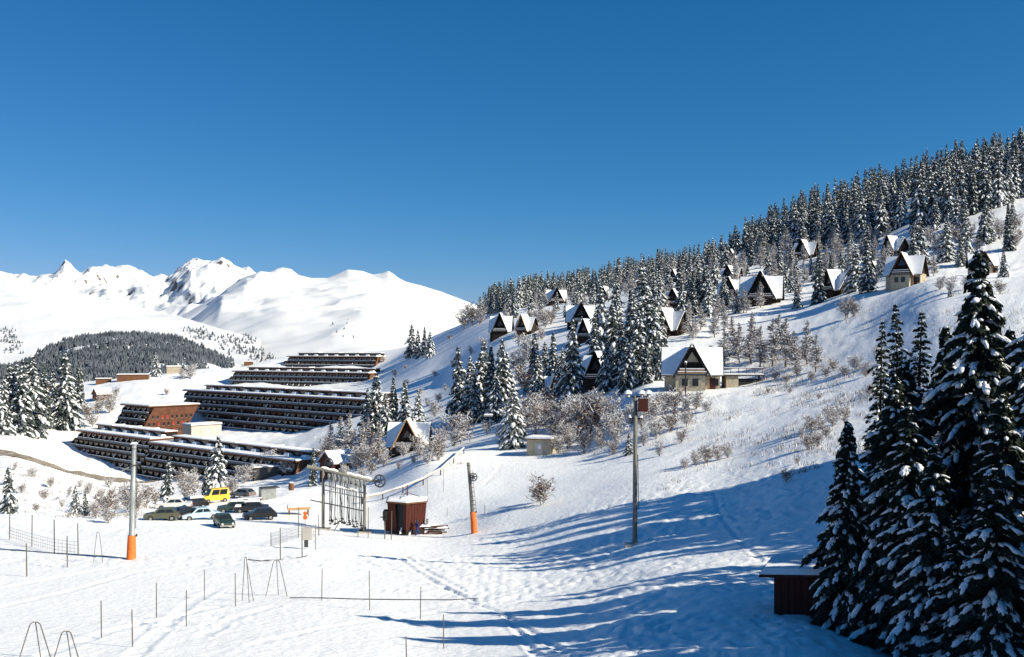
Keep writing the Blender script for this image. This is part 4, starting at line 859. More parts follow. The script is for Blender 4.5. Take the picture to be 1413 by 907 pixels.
# signal post, orange marker, notice board
P = hit(531, 744, 90); e = empty('signal_post', P, 0, 'black two-lamp signal on thin pole left of the hut', 'signal'); MB().tube([(0, 0, -.4), (0, 0, 3)], .06, 'cane', 6).build('post', e)
MB().box((0, 0, 2.05), (.42, .3, 1.0), 'black').build('signal_head', e)
for z in (2.25, 2.7): MB().tube([(0, -.12, z), (0, -.4, z - .05)], .15, 'black', 8).build('visor', e)
MB().box((-.35, 0, 2.35), (.3, .1, .1), 'black').build('arm', e)
P = hit(421, 733, 90); e = empty('orange_marker', P, 0, 'orange figure-eight marker sign on thin cane', 'marker'); MB().tube([(0, 0, -.3), (0, 0, 1.3)], .03, 'cane', 5).build('cane', e); MB().tube([(0, .05, 1.55), (0, -.05, 1.55)], .26, 'orange', 14).build('disc', e); MB().tube([(0, .05, 2.0), (0, -.05, 2.0)], .22, 'orange', 14).build('disc', e)
P = hit(424, 758, 80); e = empty('control_cabinet', P, .1, 'pale grey control cabinet on legs in front of the lift frame', 'cabinet')
MB().box((0, 0, .9), (.9, .5, 1.1), 'plaster').build('cabinet', e); MB().box((-.1, 0, .2), (.35, .3, .68), 'steel_dark').build('pedestal', e)
for x in (-.5, .75): MB().tube([(x, 0, -.4), (x, 0, 2.3)], .035, 'cane', 5).build('leg', e)
# ------------------------------------------------------------------ canes, hoops, fences
PM = {}
def cane(px, top, bot, label, group, dmin=36, rr=.028):
    P = hit(px, bot, dmin); H = (bot - top) * P.y / F
    key = 'cane'
    if key not in PM: PM[key] = col_mesh('marker_cane', lambda b: b.tube([(0, 0, -.4), (0, 0, .5), (.0, 0, 1)], [1, 1, .9], 'cane', 6))
    o = put('marker_cane', PM[key], None, P, 0, (rr, rr, H)); o.rotation_euler = (rnd.uniform(-.02, .02), rnd.uniform(-.02, .02), 0)
    return tag(o, label, 'pole', group)
for q in ((140, 829, 880), (183, 841, 893), (216, 805, 853), (257, 816, 865), (282, 786, 828), (325, 792, 838), (444, 786, 830), (510, 788, 842), (580, 810, 855), (612, 848, 895), (561, 878, 915)):
    cane(*q, 'thin dark marker cane stuck upright in the open foreground piste', 'marker canes on the piste')
for q in ((37, 750, 796), (93, 740, 783), (13, 704, 745), (44, 711, 755), (75, 717, 763), (108, 722, 767)):
    cane(*q, 'thin marker cane in the row left of the padded pole', 'marker canes left of the padded pole', rr=.045)
for q in ((387, 727, 772), (374, 735, 754), (412, 700, 742), (440, 711, 740), (494, 700, 742), (508, 700, 742), (540, 705, 745), (417, 738, 770)):
    cane(*q, 'thin queue cane standing around the lift frame', 'queue canes at the lift', rr=.045)
for q in ((590, 652, 684), (612, 648, 679), (560, 670, 697), (617, 700, 712), (669, 697, 711)):
    cane(*q, 'slim marker cane on the white slope above the hut', 'marker canes above the hut', rr=.03)
def hoop(pxl, pxr, top, bot, label, rot=0.0, dmin=36, mid=True):
    P = hit((pxl + pxr) / 2, bot, dmin); k = P.y / F; W = (pxr - pxl) * k; H = (bot - top) * k
    e = empty('tube_hoop', P, rot, label, 'slalom frame', 'tubular frames on the piste'); w_ = W / 2
    MB().tube([(-w_, 0, -.4), (-w_ * .33, 0, H * .86), (-w_ * .26, 0, H * .95), (-w_ * .12, 0, H), (w_ * .12, 0, H), (w_ * .26, 0, H * .95), (w_ * .33, 0, H * .86), (w_, 0, -.4)], .024, 'cane', 6).build('hoop', e, smooth=True)
    if mid: MB().tube([(0, .6, -.4), (0, 0.03, H)], .022, 'cane', 6).build('rear_leg', e)
    return e
hoop(23, 74, 859, 909, 'bent tubular frame with three legs, the larger of two on the near piste'); hoop(69, 114, 871, 914, 'bent tubular frame with three legs, the smaller of two on the near piste')
hoop(365, 398, 773, 823, 'slim tubular tripod frame standing beside the rope in front of the lift'); hoop(326, 352, 769, 830, 'leaning tubular frame next to the slim tripod', -.9); hoop(121, 150, 735, 776, 'bent tubular frame just left of the padded pole', -.7, mid=False)
# snow-topped rail fence climbing to the path
fp = [hit(x, y, 100) for x, y in ((500, 697), (528, 690), (556, 681), (584, 670), (608, 656), (626, 640), (640, 626))]
e = empty('rail_fence', fp[0], 0, 'snow-topped timber rail fence climbing from the lift to the path', 'fence'); o0f = np.array(fp[0])
for p in fp: q = np.array(p) - o0f; MB().tube([q - (0, 0, .5), q + (0, 0, 1.15)], .09, 'wood_dark', 6).build('post', e)
for a, c in zip(fp[:-1], fp[1:]):
    a = np.array(a) - o0f; c = np.array(c) - o0f; rl = MB().tube([a + (0, 0, .95), c + (0, 0, .95)], .1, 'wood_tan', 6).build('rail', e); MB().tube([a + (0, 0, 1.08), (a + c) / 2 + (0, 0, 1.1), c + (0, 0, 1.08)], .13, 'snow_roof', 7).build('rail_snow', rl, smooth=True)
def rope(name, pts, label, r_=.03, m='black', h=.05):
    P = [hit(x, y, 36) for x, y in pts]; o = MB().tube([np.array(p) + (0, 0, h) for p in P], r_, m, 5).build(name, smooth=True); return tag(o, label, 'rope')
rope('rope', [(400, 826), (440, 826), (500, 828), (560, 829), (620, 830), (660, 827)], 'dark rope lying across the piste behind the marker canes')
rope('rope', [(342, 773), (360, 775), (387, 772), (410, 770), (424, 768)], 'short dark rope lying between tripod frame and cabinet', .04)
rope('rope', [(0, 759), (60, 763), (110, 766), (143, 768), (176, 770)], 'thin black line laid on the snow as the cast shadow of the padded pole', .03)  # cast shadow of the padded pole, drawn as a thin black tube
rope('rope', [(120, 690), (30, 700), (0, 706)], 'rope at the plateau edge', .03) if False else None
def net(pts, h, label):
    P = [np.array(hit(x, y, 60)) for x, y in pts]; b = MB()
    for a, c in zip(P[:-1], P[1:]):
        n = max(2, int(np.linalg.norm(c - a) / .5))
        for i in range(n): q = a + (c - a) * i / n; b.tube([q, q + (0, 0, h)], .012, 'net', 3, False)
        for j in range(4): b.tube([a + (0, 0, h * (j + 1) / 4), c + (0, 0, h * (j + 1) / 4)], .014, 'net', 3, False)
    o = b.build('safety_net'); return tag(o, label, 'net')
net([(374, 755), (390, 750), (412, 742), (446, 742)], 1.3, 'fine safety net strung between canes left of the lift frame')
net([(13, 745), (44, 755), (75, 763), (108, 767)], 1.2, 'fine safety net strung along the far-left cane row')
# ------------------------------------------------------------------ parked cars
def car(px, py, yaw, paint, label, kind='sedan', snow=0.0, d=None):
    P = at(px, d) if d else hit(px, py, 110); e = empty('parked_car', P, math.radians(yaw), label, 'car', 'cars in the snowy car park', (1.06, 1.06, 1.06))
    Lc, Wc = (4.2, 1.62); hx_ = 1.36
    if kind == 'van': low, cab = [(-1.85, .35), (-1.9, .95), (-.95, 1.05), (1.9, 1.05), (1.9, .35)], [(-1.05, 1.02), (-.55, 1.9), (1.8, 1.95), (1.88, 1.02)]
    elif kind == 'hatch': low, cab = [(-1.85, .32), (-1.9, .72), (-1.1, .86), (1.75, .88), (1.85, .6), (1.8, .32)], [(-.95, .85), (-.35, 1.36), (1.2, 1.36), (1.72, .87)]
    else: low, cab = [(-2.05, .32), (-2.1, .7), (-1.2, .84), (1.3, .86), (2.05, .82), (2.1, .5), (2.05, .32)], [(-1.1, .83), (-.45, 1.36), (.9, 1.36), (1.45, .85)]
    def hull(poly, w0, w1, m, name, zt):
        b = MB(); z0 = min(q for _, q in poly); z1 = max(q for _, q in poly)
        def wd(z): return w0 + (w1 - w0) * (z - z0) / (z1 - z0)
        n = len(poly); V = [(x, -wd(z) / 2, z) for x, z in poly] + [(x, wd(z) / 2, z) for x, z in poly]
        b.raw(V, [[i, (i + 1) % n, n + (i + 1) % n, n + i] for i in range(n)], m); b.raw(V, [[0, i, i + 1] for i in range(1, n - 1)] + [[n, n + i + 1, n + i] for i in range(1, n - 1)], m)
        o = b.build(name, e); bv = o.modifiers.new('bevel', 'BEVEL'); bv.width = .07; bv.segments = 2; return o
    hull(low, Wc, Wc * .97, paint, 'body', 0); hull(cab, Wc * .93, Wc * .74, paint, 'cabin', 0)
    f0, f1, r1, r0 = cab[0], cab[1], cab[2], cab[3]
    def lerp(a, c, t): return (a[0] + (c[0] - a[0]) * t, a[1] + (c[1] - a[1]) * t)
    def glass(a, c, wa, wc, off, name):
        b = MB(); nx, nz = -(c[1] - a[1]), c[0] - a[0]; ln = math.hypot(nx, nz); nx, nz = nx / ln * off, nz / ln * off
        b.raw([(a[0] + nx, -wa / 2, a[1] + nz), (c[0] + nx, -wc / 2, c[1] + nz), (c[0] + nx, wc / 2, c[1] + nz), (a[0] + nx, wa / 2, a[1] + nz)], [[0, 1, 2, 3]], 'glass'); b.build(name, e)
    glass(lerp(f0, f1, .12), lerp(f0, f1, .92), Wc * .82, Wc * .66, .02, 'windscreen'); glass(lerp(r1, r0, .1), lerp(r1, r0, .8), Wc * .66, Wc * .8, .02, 'rear_window')
    zb, zt = f0[1] + .08, f1[1] - .1; n = 2
    for s in (-1, 1):
        y0 = s * (Wc * .93 / 2 - .02); y1 = s * (Wc * .76 / 2 + .01)
        xa0, xa1 = f0[0] + .3, f1[0] + .12; xb0, xb1 = r0[0] - .32, r1[0] - .1
        for i in range(n):
            t0, t1 = i / n + .02, (i + 1) / n - .02
            b = MB(); b.raw([(xa0 + (xb0 - xa0) * t0, y0 * 1.012, zb), (xa0 + (xb0 - xa0) * t1, y0 * 1.012, zb), (xa1 + (xb1 - xa1) * t1, y1 * 1.03, zt), (xa1 + (xb1 - xa1) * t0, y1 * 1.03, zt)], [[0, 1, 2, 3]], 'glass'); b.build('side_window', e)
        for x in (low[0][0] + .7, low[-1][0] - .7):
            w_ = MB().tube([(x, s * (Wc / 2 - .18), .3), (x, s * (Wc / 2 + .01), .3)], .31, 'rubber', 14).build('wheel', e); MB().tube([(x, s * (Wc / 2 + .005), .3), (x, s * (Wc / 2 + .03), .3)], .17, 'steel', 10).build('rim', w_)
        MB().tube([(low[1][0] + .03, s * .55, .6), (low[1][0] - .04, s * .55, .6)], .11, 'lamp_clear', 10).build('headlight', e)
        MB().box((low[-1][0] + .02, s * .6, .52), (.08, .26, .14), 'lamp_red').build('tail_light', e)
    for x in (low[0][0] - .05, low[-1][0] + .05): MB().box((x, 0, .34), (.12, Wc * .98, .14), 'steel').build('bumper', e)
    if snow:
        zz = f1[1]; MB().box(((f1[0] + r1[0]) / 2, 0, zz + .01), (r1[0] - f1[0] + .25, Wc * .78, .12 + .12 * snow), 'snow_roof', top=(.85, .8)).build('roof_snow', e)
        if snow > .5: MB().box(((low[1][0] + f0[0]) / 2, 0, f0[1] - .02), (.8, Wc * .85, .16), 'snow_roof', top=(.8, .85)).build('bonnet_snow', e)
    return e
car(296, 694, 35, 'car_yellow', 'yellow delivery van parked nose to camera behind the other cars', 'van')
car(276, 717, 200 - 170, 'car_blue', 'pale blue saloon car parked in the front row')
car(309, 727, 118, 'car_green', 'dark green hatchback seen from behind at the front', 'hatch')
car(224, 718, 12, 'car_olive', 'olive green car at the left end of the front row', 'hatch')
car(247, 717, 60, 'car_black', 'black car between the olive car and the pale blue car', 'hatch')
car(240, 703, 10, 'car_white', 'white car under deep snow beside the left spruce', 'sedan', 1.0)
car(262, 697, 40, 'car_black', 'black saloon left of the yellow van', 'sedan', .0)
car(335, 686, -25, 'car_grey', 'grey-olive car right of the yellow van', 'hatch')
car(324, 706, 14, 'car_green', 'dark green saloon in the second row, left of the black one', 'sedan', .3)
car(347, 707, 12, 'car_black', 'black saloon with snow patches in the second row', 'sedan', .6)
car(359, 717, 20, 'car_black', 'dark hatchback at right end of the second row', 'hatch')
car(266, 702, 30, 'car_black', 'dark car with red tail lights mostly hidden behind the pale blue car', 'hatch', .6)
P = hit(369, 690, 110); e = empty('skip_container', P, .5, 'grey steel box container right of the car park', 'container'); MB().box((0, 0, 0), (2.2, 1.6, 1.7), 'steel').build('box', e); MB().box((.3, 0, 1.703), (2.6, 1.9, .12), 'steel_dark').build('lid', e)
P = hit(345, 694, 110); e = empty('picnic_bench', P, .3, 'long snow-dusted timber bench behind the parked cars', 'bench'); MB().box((0, 0, .7), (3.6, .8, .12), 'wood_brown').build('table_top', e); MB().box((0, 0, .823), (3.4, .6, .1), 'snow_roof').build('snow', e)
for x in (-1.3, 1.3): MB().box((x, 0, -.2), (.15, .9, .88), 'wood_brown').build('leg', e)
P = hit(402, 678, 110); e = empty('barrel', P, 0, 'small orange-brown barrel near the timber platform', 'barrel'); MB().tube([(0, 0, -.2), (0, 0, .5), (0, 0, 1.2)], [.4, .48, .4], 'wood_brown', 12).build('cask', e); MB().tube([(0, 0, 1.18), (0, 0, 1.32)], [.42, .3], 'snow_roof', 12).build('snow', e)
# ------------------------------------------------------------------ plank hut at the lower right
P = wxyz(1112, 0, 47.0); zb = gz(P.x, 47.0); e = empty('plank_hut', (P.x, 47.0, zb), math.radians(-22), 'dark plank hut with thin flat roof under the big spruces', 'hut')
ztop = CZ - (790 - HZ) / F * 47 - zb
for i in range(12): MB().box((-1.1 + i * .3, -1.3, -1.5), (.285, .06, 1.5 + ztop), 'wood_red').build('plank', e)
for i in range(9): MB().box((-1.27, -1.15 + i * .3, -1.5), (.06, .285, 1.5 + ztop), 'wood_red').build('plank', e)
MB().box((.6, .1, -1.5), (3.6, 2.6, 1.45 + ztop), 'black').build('core', e)
rf = MB().hexa([(-1.9, -1.9, ztop + .0), (2.6, -1.9, ztop + .32), (2.6, 1.6, ztop + .32), (-1.9, 1.6, ztop + .0)], [(-1.9, -1.9, ztop + .14), (2.6, -1.9, ztop + .46), (2.6, 1.6, ztop + .46), (-1.9, 1.6, ztop + .14)], 'wood_red').build('roof', e)
MB().hexa([(-1.88, -1.88, ztop + .143), (2.6, -1.88, ztop + .463), (2.6, 1.6, ztop + .463), (-1.88, 1.6, ztop + .143)], [(-1.7, -1.7, ztop + .4), (2.5, -1.7, ztop + .72), (2.5, 1.5, ztop + .72), (-1.7, 1.5, ztop + .4)], 'snow_roof').build('roof_snow', rf)
# ------------------------------------------------------------------ vegetation placed on the ground
def T(px, py, hpx, label, group=None, var=None, dmin=100, d=None, slim=1.0):
    P = at(px, d) if d else hit(px, py, dmin); P.z -= .15
    return spruce(P, hpx * P.y / F, var, label, group, slim=slim)
for q in ((30, 600, 105), (44, 601, 112), (14, 592, 92), (60, 592, 95), (4, 600, 82), (24, 585, 84), (72, 575, 66), (-10, 600, 100)):
    T(*q, 'tall snowy spruce in the dense clump left of the terraced blocks', 'spruces left of the terraced blocks', dmin=250)
T(90, 592, 106, 'tallest slim spruce standing right of the left spruce clump', dmin=250); T(109, 566, 70, 'shorter spruce close behind the tallest slim spruce', dmin=250)
T(12, 706, 74, 'snowy spruce below the muddy road at the far left', d=128); T(104, 717, 46, 'small spruce, left one of the pair below the road', d=124); T(118, 713, 40, 'small spruce, right one of the pair below the road', d=126)
T(231, 696, 74, 'slim snowy spruce beside the parked cars', d=146, var=1); T(300, 686, 88, 'broad snowy spruce behind the yellow van', d=172, var=2); T(284, 684, 52, 'lower spruce leaning against the broad spruce behind the van', d=170)
T(432, 642, 58, 'very slim dark spruce on the snow beside the widest terraced block', d=215, var=4); T(215, 520, 34, 'lone spruce beside the long brown building', dmin=400, var=2)
T(523, 464, 23, 'twin-topped spruce on the ridge below the white mountain', dmin=400, var=0); T(529, 464, 18, 'small spruce on the ridge behind the twin-topped one', dmin=400)
for q in ((519, 596, 84), (543, 594, 76), (559, 590, 66), (577, 588, 50), (506, 604, 70), (532, 600, 60)):
    T(*q, 'snow-laden spruce in the clump behind the orange-gabled chalet', 'spruces behind the orange-gabled chalet', dmin=195)
for q in ((568, 493, 47), (586, 492, 42), (577, 494, 40), (594, 493, 36)):
    T(*q, 'rounded snowy spruce in the small clump on the bare shoulder', 'spruces on the bare shoulder', dmin=300)
for q in ((634, 580, 104), (650, 578, 88), (664, 576, 92), (678, 578, 104), (692, 574, 108), (700, 565, 80), (656, 584, 70), (684, 584, 72), (668, 566, 96)):
    T(*q, 'tall spruce in the dark clump above the curved lamp', 'spruces above the curved lamp', dmin=195)
T(708, 619, 90, 'broad spruce with large snow lumps standing beside the tan shed', dmin=140, var=2)
for q in ((738, 535, 78), (742, 550, 60), (764, 528, 72), (775, 545, 66), (752, 520, 50)):
    T(*q, 'spruce among frosted shrubs left of the tall central spruce', 'spruces left of the tall central spruce', dmin=195)
T(790, 562, 122, 'tall central spruce with wide snowy skirts above the shrubs', dmin=180, var=3)
for q in ((845, 528, 112), (830, 480, 86), (858, 528, 92), (880, 530, 104), (898, 515, 112), (870, 476, 80), (850, 436, 60), (885, 438, 78), (912, 495, 62), (838, 540, 70), (866, 540, 72), (892, 530, 70), (910, 525, 50), (905, 470, 70), (822, 500, 70), (872, 500, 96), (888, 470, 90)):
    T(*q, 'snow-laden spruce in the thick grove left of the stone chalet', 'grove left of the stone chalet', dmin=165)
for q, l in (((1130, 418, 80), 'tall frosted spruce right of the black A-frame'), ((1100, 424, 40), 'low dark spruce at the foot of the black A-frame'), ((1180, 402, 66), 'left one of the twin spruces beside the grey roof'), ((1197, 404, 74), 'right one of the twin spruces beside the grey roof'),
             ((1017, 432, 34), 'round snow-laden bush-like spruce below the dark A-frames'), ((949, 412, 40), 'slim spruce beside the bright far roof'), ((952, 440, 36), 'small spruce right of the wide white roof'), ((1385, 384, 40), 'small spruce right of the knoll chalet'),
             ((1312, 410, 20), 'sapling spruce on the snow knoll'), ((1345, 408, 16), 'tiny spruce sapling behind the large foreground spruce'), ((1213, 384, 30), 'small spruce left of the cream-walled chalet'), ((868, 628, 34), 'small snow-clumped spruce behind the timber lamp pole')):
    T(*q, l, dmin=120)
# spruces standing between the chalets, all the way down from the ridge
r = random.Random(77); HOUSES = [(o.location.x, o.location.y) for o in COL.objects if o.name.startswith('a_frame_chalet')]
def clear(P, rad=6.5):                       # keep off the houses and out of the line just in front of them
    return all(math.hypot(P.x - hx_, P.y - hy_) > rad and not (0 < hy_ - P.y < 22 and abs(P.x / P.y - hx_ / hy_) < .011) for hx_, hy_ in HOUSES)
n = 0
while n < 105:
    px = r.choice((r.uniform(650, 1010), r.uniform(760, 1010), r.uniform(990, 1413))); lo_ = np.interp(px, [650, 720, 800, 900, 960, 1010, 1060, 1130, 1210, 1300, 1413], [440, 445, 470, 475, 450, 425, 415, 402, 390, 372, 362]); hi_ = np.interp(px, [650, 720, 800, 900, 1010, 1130, 1260, 1413], [425, 420, 405, 388, 362, 345, 322, 290])
    P = hit(px, r.uniform(hi_, lo_), 200)
    if not clear(P): continue
    n += 1; spruce(P - Vector((0, 0, .2)), r.uniform(6.5, 13.5), None, 'x', 'spruces between the hillside chalets', slim=r.uniform(.9, 1.1))
# foreground spruces
def NT(px, d, H, var, label, slim=1.0, group=None): P = at(px, d); P.z -= .3; return spruce(P, H, var, label, group, NEARM, slim=slim)
NT(1346, 46, 18.6, 0, 'huge foreground spruce with heavy drooping snowy boughs'); NT(1432, 40, 17.2, 0, 'huge foreground spruce cut by the right picture edge', 1.1)
NT(1228, 43, 12.0, 1, 'foreground spruce standing behind the plank hut roof'); NT(1168, 44, 9.6, 1, 'smaller foreground spruce with boughs hanging over the plank hut'); NT(1290, 38, 9.5, 1, 'low foreground spruce between the two bigger ones', 1.15); NT(1375, 34, 9.0, 1, 'low foreground spruce in front of the huge one', 1.2)
NT(1262, 41, 11.0, 1, 'foreground spruce pressed against the left of the huge one', 1.1); NT(1400, 48, 15.0, 0, 'foreground spruce filling the gap behind the edge tree', 1.0); NT(1325, 36, 7.0, 1, 'short bushy foreground spruce at the foot of the huge one', 1.3)
NT(1310, 50, 15.0, 0, 'foreground spruce just behind the huge one', .9); NT(1255, 47, 13.0, 1, 'foreground spruce between the plank hut and the huge spruce', 1.05); NT(1392, 38, 12.0, 1, 'foreground spruce overlapping the edge tree', 1.15)
NT(1213, 74, 14.0, 2, 'sparse slender spruce, left one of three behind the foreground spruces', .9); NT(1241, 78, 15.0, 2, 'sparse slender spruce, middle one of three behind the foreground spruces'); NT(1266, 76, 14.4, 2, 'sparse slender spruce, right one of three behind the foreground spruces', 1.1)
# the dense wood standing beside the slope, right of the picture: its shade falls over the near slope
lowt = [conifer(700 + i, 14.0, 2.2, 17, 5, 9, 2.4, False, .45, 1.5, fill=.6, nsize=2.6) for i in range(3)]
def merge_trees(name, items, label):
    b = MB(); lib = [(np.concatenate(c.v), [(f, c.mats[m[0]]) for f, m in zip(c.f, c.m)]) for _, c, _ in lowt]
    for i, (P, h, sl) in enumerate(items):
        V, fs = lib[i % 3]; s = h / 14; a = r.random() * 6.28; ca, sa = math.cos(a) * s * sl, math.sin(a) * s * sl
        b.v.append(np.stack([V[:, 0] * ca - V[:, 1] * sa, V[:, 0] * sa + V[:, 1] * ca, V[:, 2] * s], 1) + np.array(P)); n0 = b.n
        for f, m in fs: b.f.append(f + n0); b.m.append(np.full(len(f), b.mi(m)))
        b.n += len(V)
    return tag(b.build(name), label, 'forest', kind='stuff')
r = random.Random(21); wood = []
for yy in np.arange(22, 112, 3.2):
    for xx in np.arange(8, 100, 3.2):
        x = xx + r.uniform(-1.4, 1.4); y = yy + r.uniform(-1.4, 1.4)
        back = 112 - .4045 * (x + 4.5)                     # far edge of the wood, along the sun's bearing
        if x < .541 * y + 3.5 or x > .541 * y + 38 or y > back: continue
        if y > back - 14 and r.random() < .3: continue     # open towards the edge
        H = (16.4 + 7.4 * min(1, max(0, (y - 42) / 48))) * r.uniform(.9, 1.06); z = gz(x, y)
        s_ = y + .4045 * (x - 12)                           # where its shade line runs
        if abs(s_ - 66.5) < 3.0: H = min(H, CZ - 13.2 + .66 * (x - 15) - z)
        if H > 4: wood.append((Vector((x, y, z - .3)), H, 1.15))
print('wood', len(wood)); merge_trees('wood', wood, 'dense spruce wood beside the slope')
# forest on the upper hillside
cand = []
def fill(x0, x1, lo, hi_, n, h0, h1, gap=0.0):
    xs = [p[0] for p in lo]
    for _ in range(n):
        px = r.uniform(x0, x1); a = np.interp(px, xs, [p[1] for p in lo]); dm = np.interp(px, [p[0] for p in hi_], [p[1] for p in hi_])
        P0 = hit(px, a, 200); d = r.uniform(P0.y, dm + 20); P = at(px, d)
        if vn(np.array([P.x / 40]), np.array([P.y / 40]), 91)[0] < gap - 1: continue
        cand.append((P, r.uniform(h0, h1), px))
LO = [(1000, 368), (1060, 350), (1120, 344), (1200, 334), (1260, 322), (1330, 300), (1413, 280), (1500, 250)]
HI = [(1000, 620), (1100, 610), (1200, 550), (1300, 505), (1413, 505), (1500, 505)]
fill(1006, 1470, LO, HI, 380, 14, 22)
nright = len(cand)
fill(640, 1005, [(640, 432), (700, 432), (760, 415), (800, 412), (860, 398), (920, 390), (1005, 372)], [(640, 600), (700, 570), (800, 650), (900, 720), (1005, 720)], 420, 10, 17)
cand2 = cand[nright:]; cand = cand[:nright]
cand.sort(key=lambda c: c[0].y)
for P, h, px in cand[:120]: spruce(P - Vector((0, 0, .2)), h, None, 'snow-dusted spruce in the dense forest filling the upper right hillside', 'forest on the upper right hillside', slim=.85)
vis = sorted(cand2, key=lambda c: -c[1] / c[0].y)
for P, h, px in vis[:20]: spruce(P - Vector((0, 0, .2)), h, None, 'frosted spruce on the receding ridge above the small chalets', 'trees on the receding ridge', slim=.8)
rest = vis[20:] + cand[120:]
merge_trees('forest', [(P, h, .85) for P, h, px in rest], 'distant frosted forest along the ridge line')
# larches and frosted shrubs
def S(px, py, hpx, label, group, lib=BARE, dmin=100, cat='shrub', name='frosted_shrub', d=None, var=None):
    P = at(px, d) if d else hit(px, py, dmin); P.z -= .1; return leafless(P, hpx * P.y / F, lib, var, label, group, name, cat)
for q in ((1000, 502, 44), (1018, 498, 46), (1034, 500, 52), (1050, 503, 48), (1066, 500, 54), (1085, 503, 56), (1098, 506, 44), (1112, 500, 50), (1125, 508, 42), (1075, 485, 46), (1040, 480, 42), (1012, 482, 40)):
    q = (q[0], q[1] + 4, q[2] * 1.35)
    S(*q, 'bare brown larch in the thicket right of the stone chalet', 'larches right of the stone chalet', LARCH, 150, 'tree', 'larch_tree')
for q in ((1150, 372, 40), (1170, 380, 52), (1186, 366, 44), (1090, 372, 42), (1075, 388, 44), (1092, 396, 40), (1140, 390, 42), (1205, 360, 40), (1062, 400, 36), (1110, 392, 36), (1220, 372, 36), (1270, 356, 34), (1290, 350, 32), (1048, 370, 40), (868, 404, 40), (872, 415, 44), (880, 395, 36), (900, 420, 34), (960, 410, 36), (975, 425, 40), (990, 440, 40), (968, 455, 42), (985, 465, 44), (1000, 455, 36), (955, 470, 34), (780, 415, 26), (790, 420, 24), (850, 395, 30), (915, 385, 28), (945, 376, 30), (980, 385, 34), (1160, 350, 36), (1130, 350, 34)):
    S(*q, 'frosted larch scattered between the hillside chalets', 'larches between the hillside chalets', LARCH, 180, 'tree', 'larch_tree')
for _ in range(75):
    px = r.uniform(860, 1290); lo_ = np.interp(px, [860, 960, 1040, 1130, 1290], [430, 470, 430, 405, 385]); hi_ = np.interp(px, [860, 960, 1040, 1130, 1290], [390, 380, 355, 342, 330]); q = (px, r.uniform(hi_, lo_), r.uniform(28, 42))
    S(*q, 'frosted larch scattered between the hillside chalets', 'larches between the hillside chalets', LARCH, 180, 'tree', 'larch_tree')
for _ in range(40):
    px = r.uniform(660, 960); lo_ = np.interp(px, [660, 760, 860, 960], [445, 440, 420, 400]); q = (px, r.uniform(lo_ - 22, lo_), r.uniform(18, 30))
    S(*q, 'frosted bare tree on the slope below the receding ridge', 'bare trees below the receding ridge', LARCH, 250, 'tree', 'bare_tree')
for q in ((480, 640, 78), (468, 632, 64), (498, 640, 66), (510, 628, 58), (455, 628, 50), (522, 626, 50)):
    S(*q, 'frosted bare tree in the tangle behind the red-brown cabin', 'bare trees behind the cabin', LARCH, 170, 'tree', 'bare_tree')
for q in ((452, 640, 36), (470, 648, 32), (490, 650, 36), (508, 645, 34), (522, 640, 30), (540, 632, 22), (556, 630, 20), (580, 632, 24), (596, 634, 34), (610, 625, 40), (625, 616, 46), (636, 612, 40), (605, 636, 24), (570, 640, 18), (590, 640, 18), (530, 645, 24), (512, 655, 22), (550, 648, 16), (478, 662, 20), (500, 662, 18), (575, 622, 26), (545, 622, 24)):
    S(*q, 'white-frosted shrub in the hedge around the orange-gabled chalet', 'shrubs around the orange-gabled chalet', BARE, 150)
for q in ((722, 606, 54), (738, 600, 50), (752, 592, 48), (766, 604, 56), (780, 600, 52), (796, 610, 60), (812, 606, 62), (826, 598, 50), (840, 590, 44), (740, 580, 44), (760, 570, 40), (815, 580, 46), (800, 586, 44), (784, 620, 40), (806, 626, 36), (830, 620, 36), (850, 610, 40), (770, 626, 30), (846, 628, 24)):
    S(*q, 'frosted shrub in the thicket above the tan shed', 'shrubs above the tan shed', BARE, 150)
for q in ((885, 590, 36), (900, 580, 34), (915, 572, 34), (930, 570, 36), (945, 568, 30), (960, 566, 26), (905, 606, 34), (925, 598, 34), (888, 616, 30), (870, 586, 30), (948, 590, 28), (940, 612, 22), (910, 630, 24), (975, 570, 16)):
    S(*q, 'brown frosted shrub on the bank below the stone chalet', 'shrubs below the stone chalet', BARE, 130)
for q in ((960, 644, 24), (975, 640, 30), (990, 636, 26), (1005, 632, 20), (945, 648, 18), (1120, 598, 28), (1135, 594, 24), (1150, 588, 30), (1165, 582, 26), (1140, 604, 18), (1105, 606, 20)):
    S(*q, 'low bare shrub along the upper edge of the shaded piste', 'shrubs along the shaded piste', BARE, 95)
for q in ((1140, 520, 18), (1120, 524, 16), (1150, 512, 20), (1165, 520, 18), (1180, 510, 22), (1100, 520, 18), (1085, 528, 14), (1195, 520, 22), (1070, 525, 16), (1168, 440, 34), (1178, 438, 26), (1310, 404, 26), (1296, 400, 20), (1335, 400, 22), (1380, 405, 22), (1105, 495, 18), (1215, 500, 24), (1060, 545, 10), (1090, 545, 10), (1200, 545, 16), (1130, 550, 10)):
    S(*q, 'sparse brown shrub on the open snowfield above the piste', 'shrubs on the open snowfield', BARE, 110, var=3 if q[2] < 20 else None)
for q in ((640, 455, 30), (652, 450, 34), (662, 448, 28), (740, 450, 24), (752, 452, 28), (760, 448, 24), (748, 470, 22), (730, 500, 40), (715, 520, 40), (725, 545, 46), (700, 545, 36), (600, 575, 22), (672, 600, 22), (690, 606, 20), (640, 600, 26)):
    S(*q, 'grey frosted bush on the slope around the paired chalets', 'bushes around the paired chalets', BARE, 180)
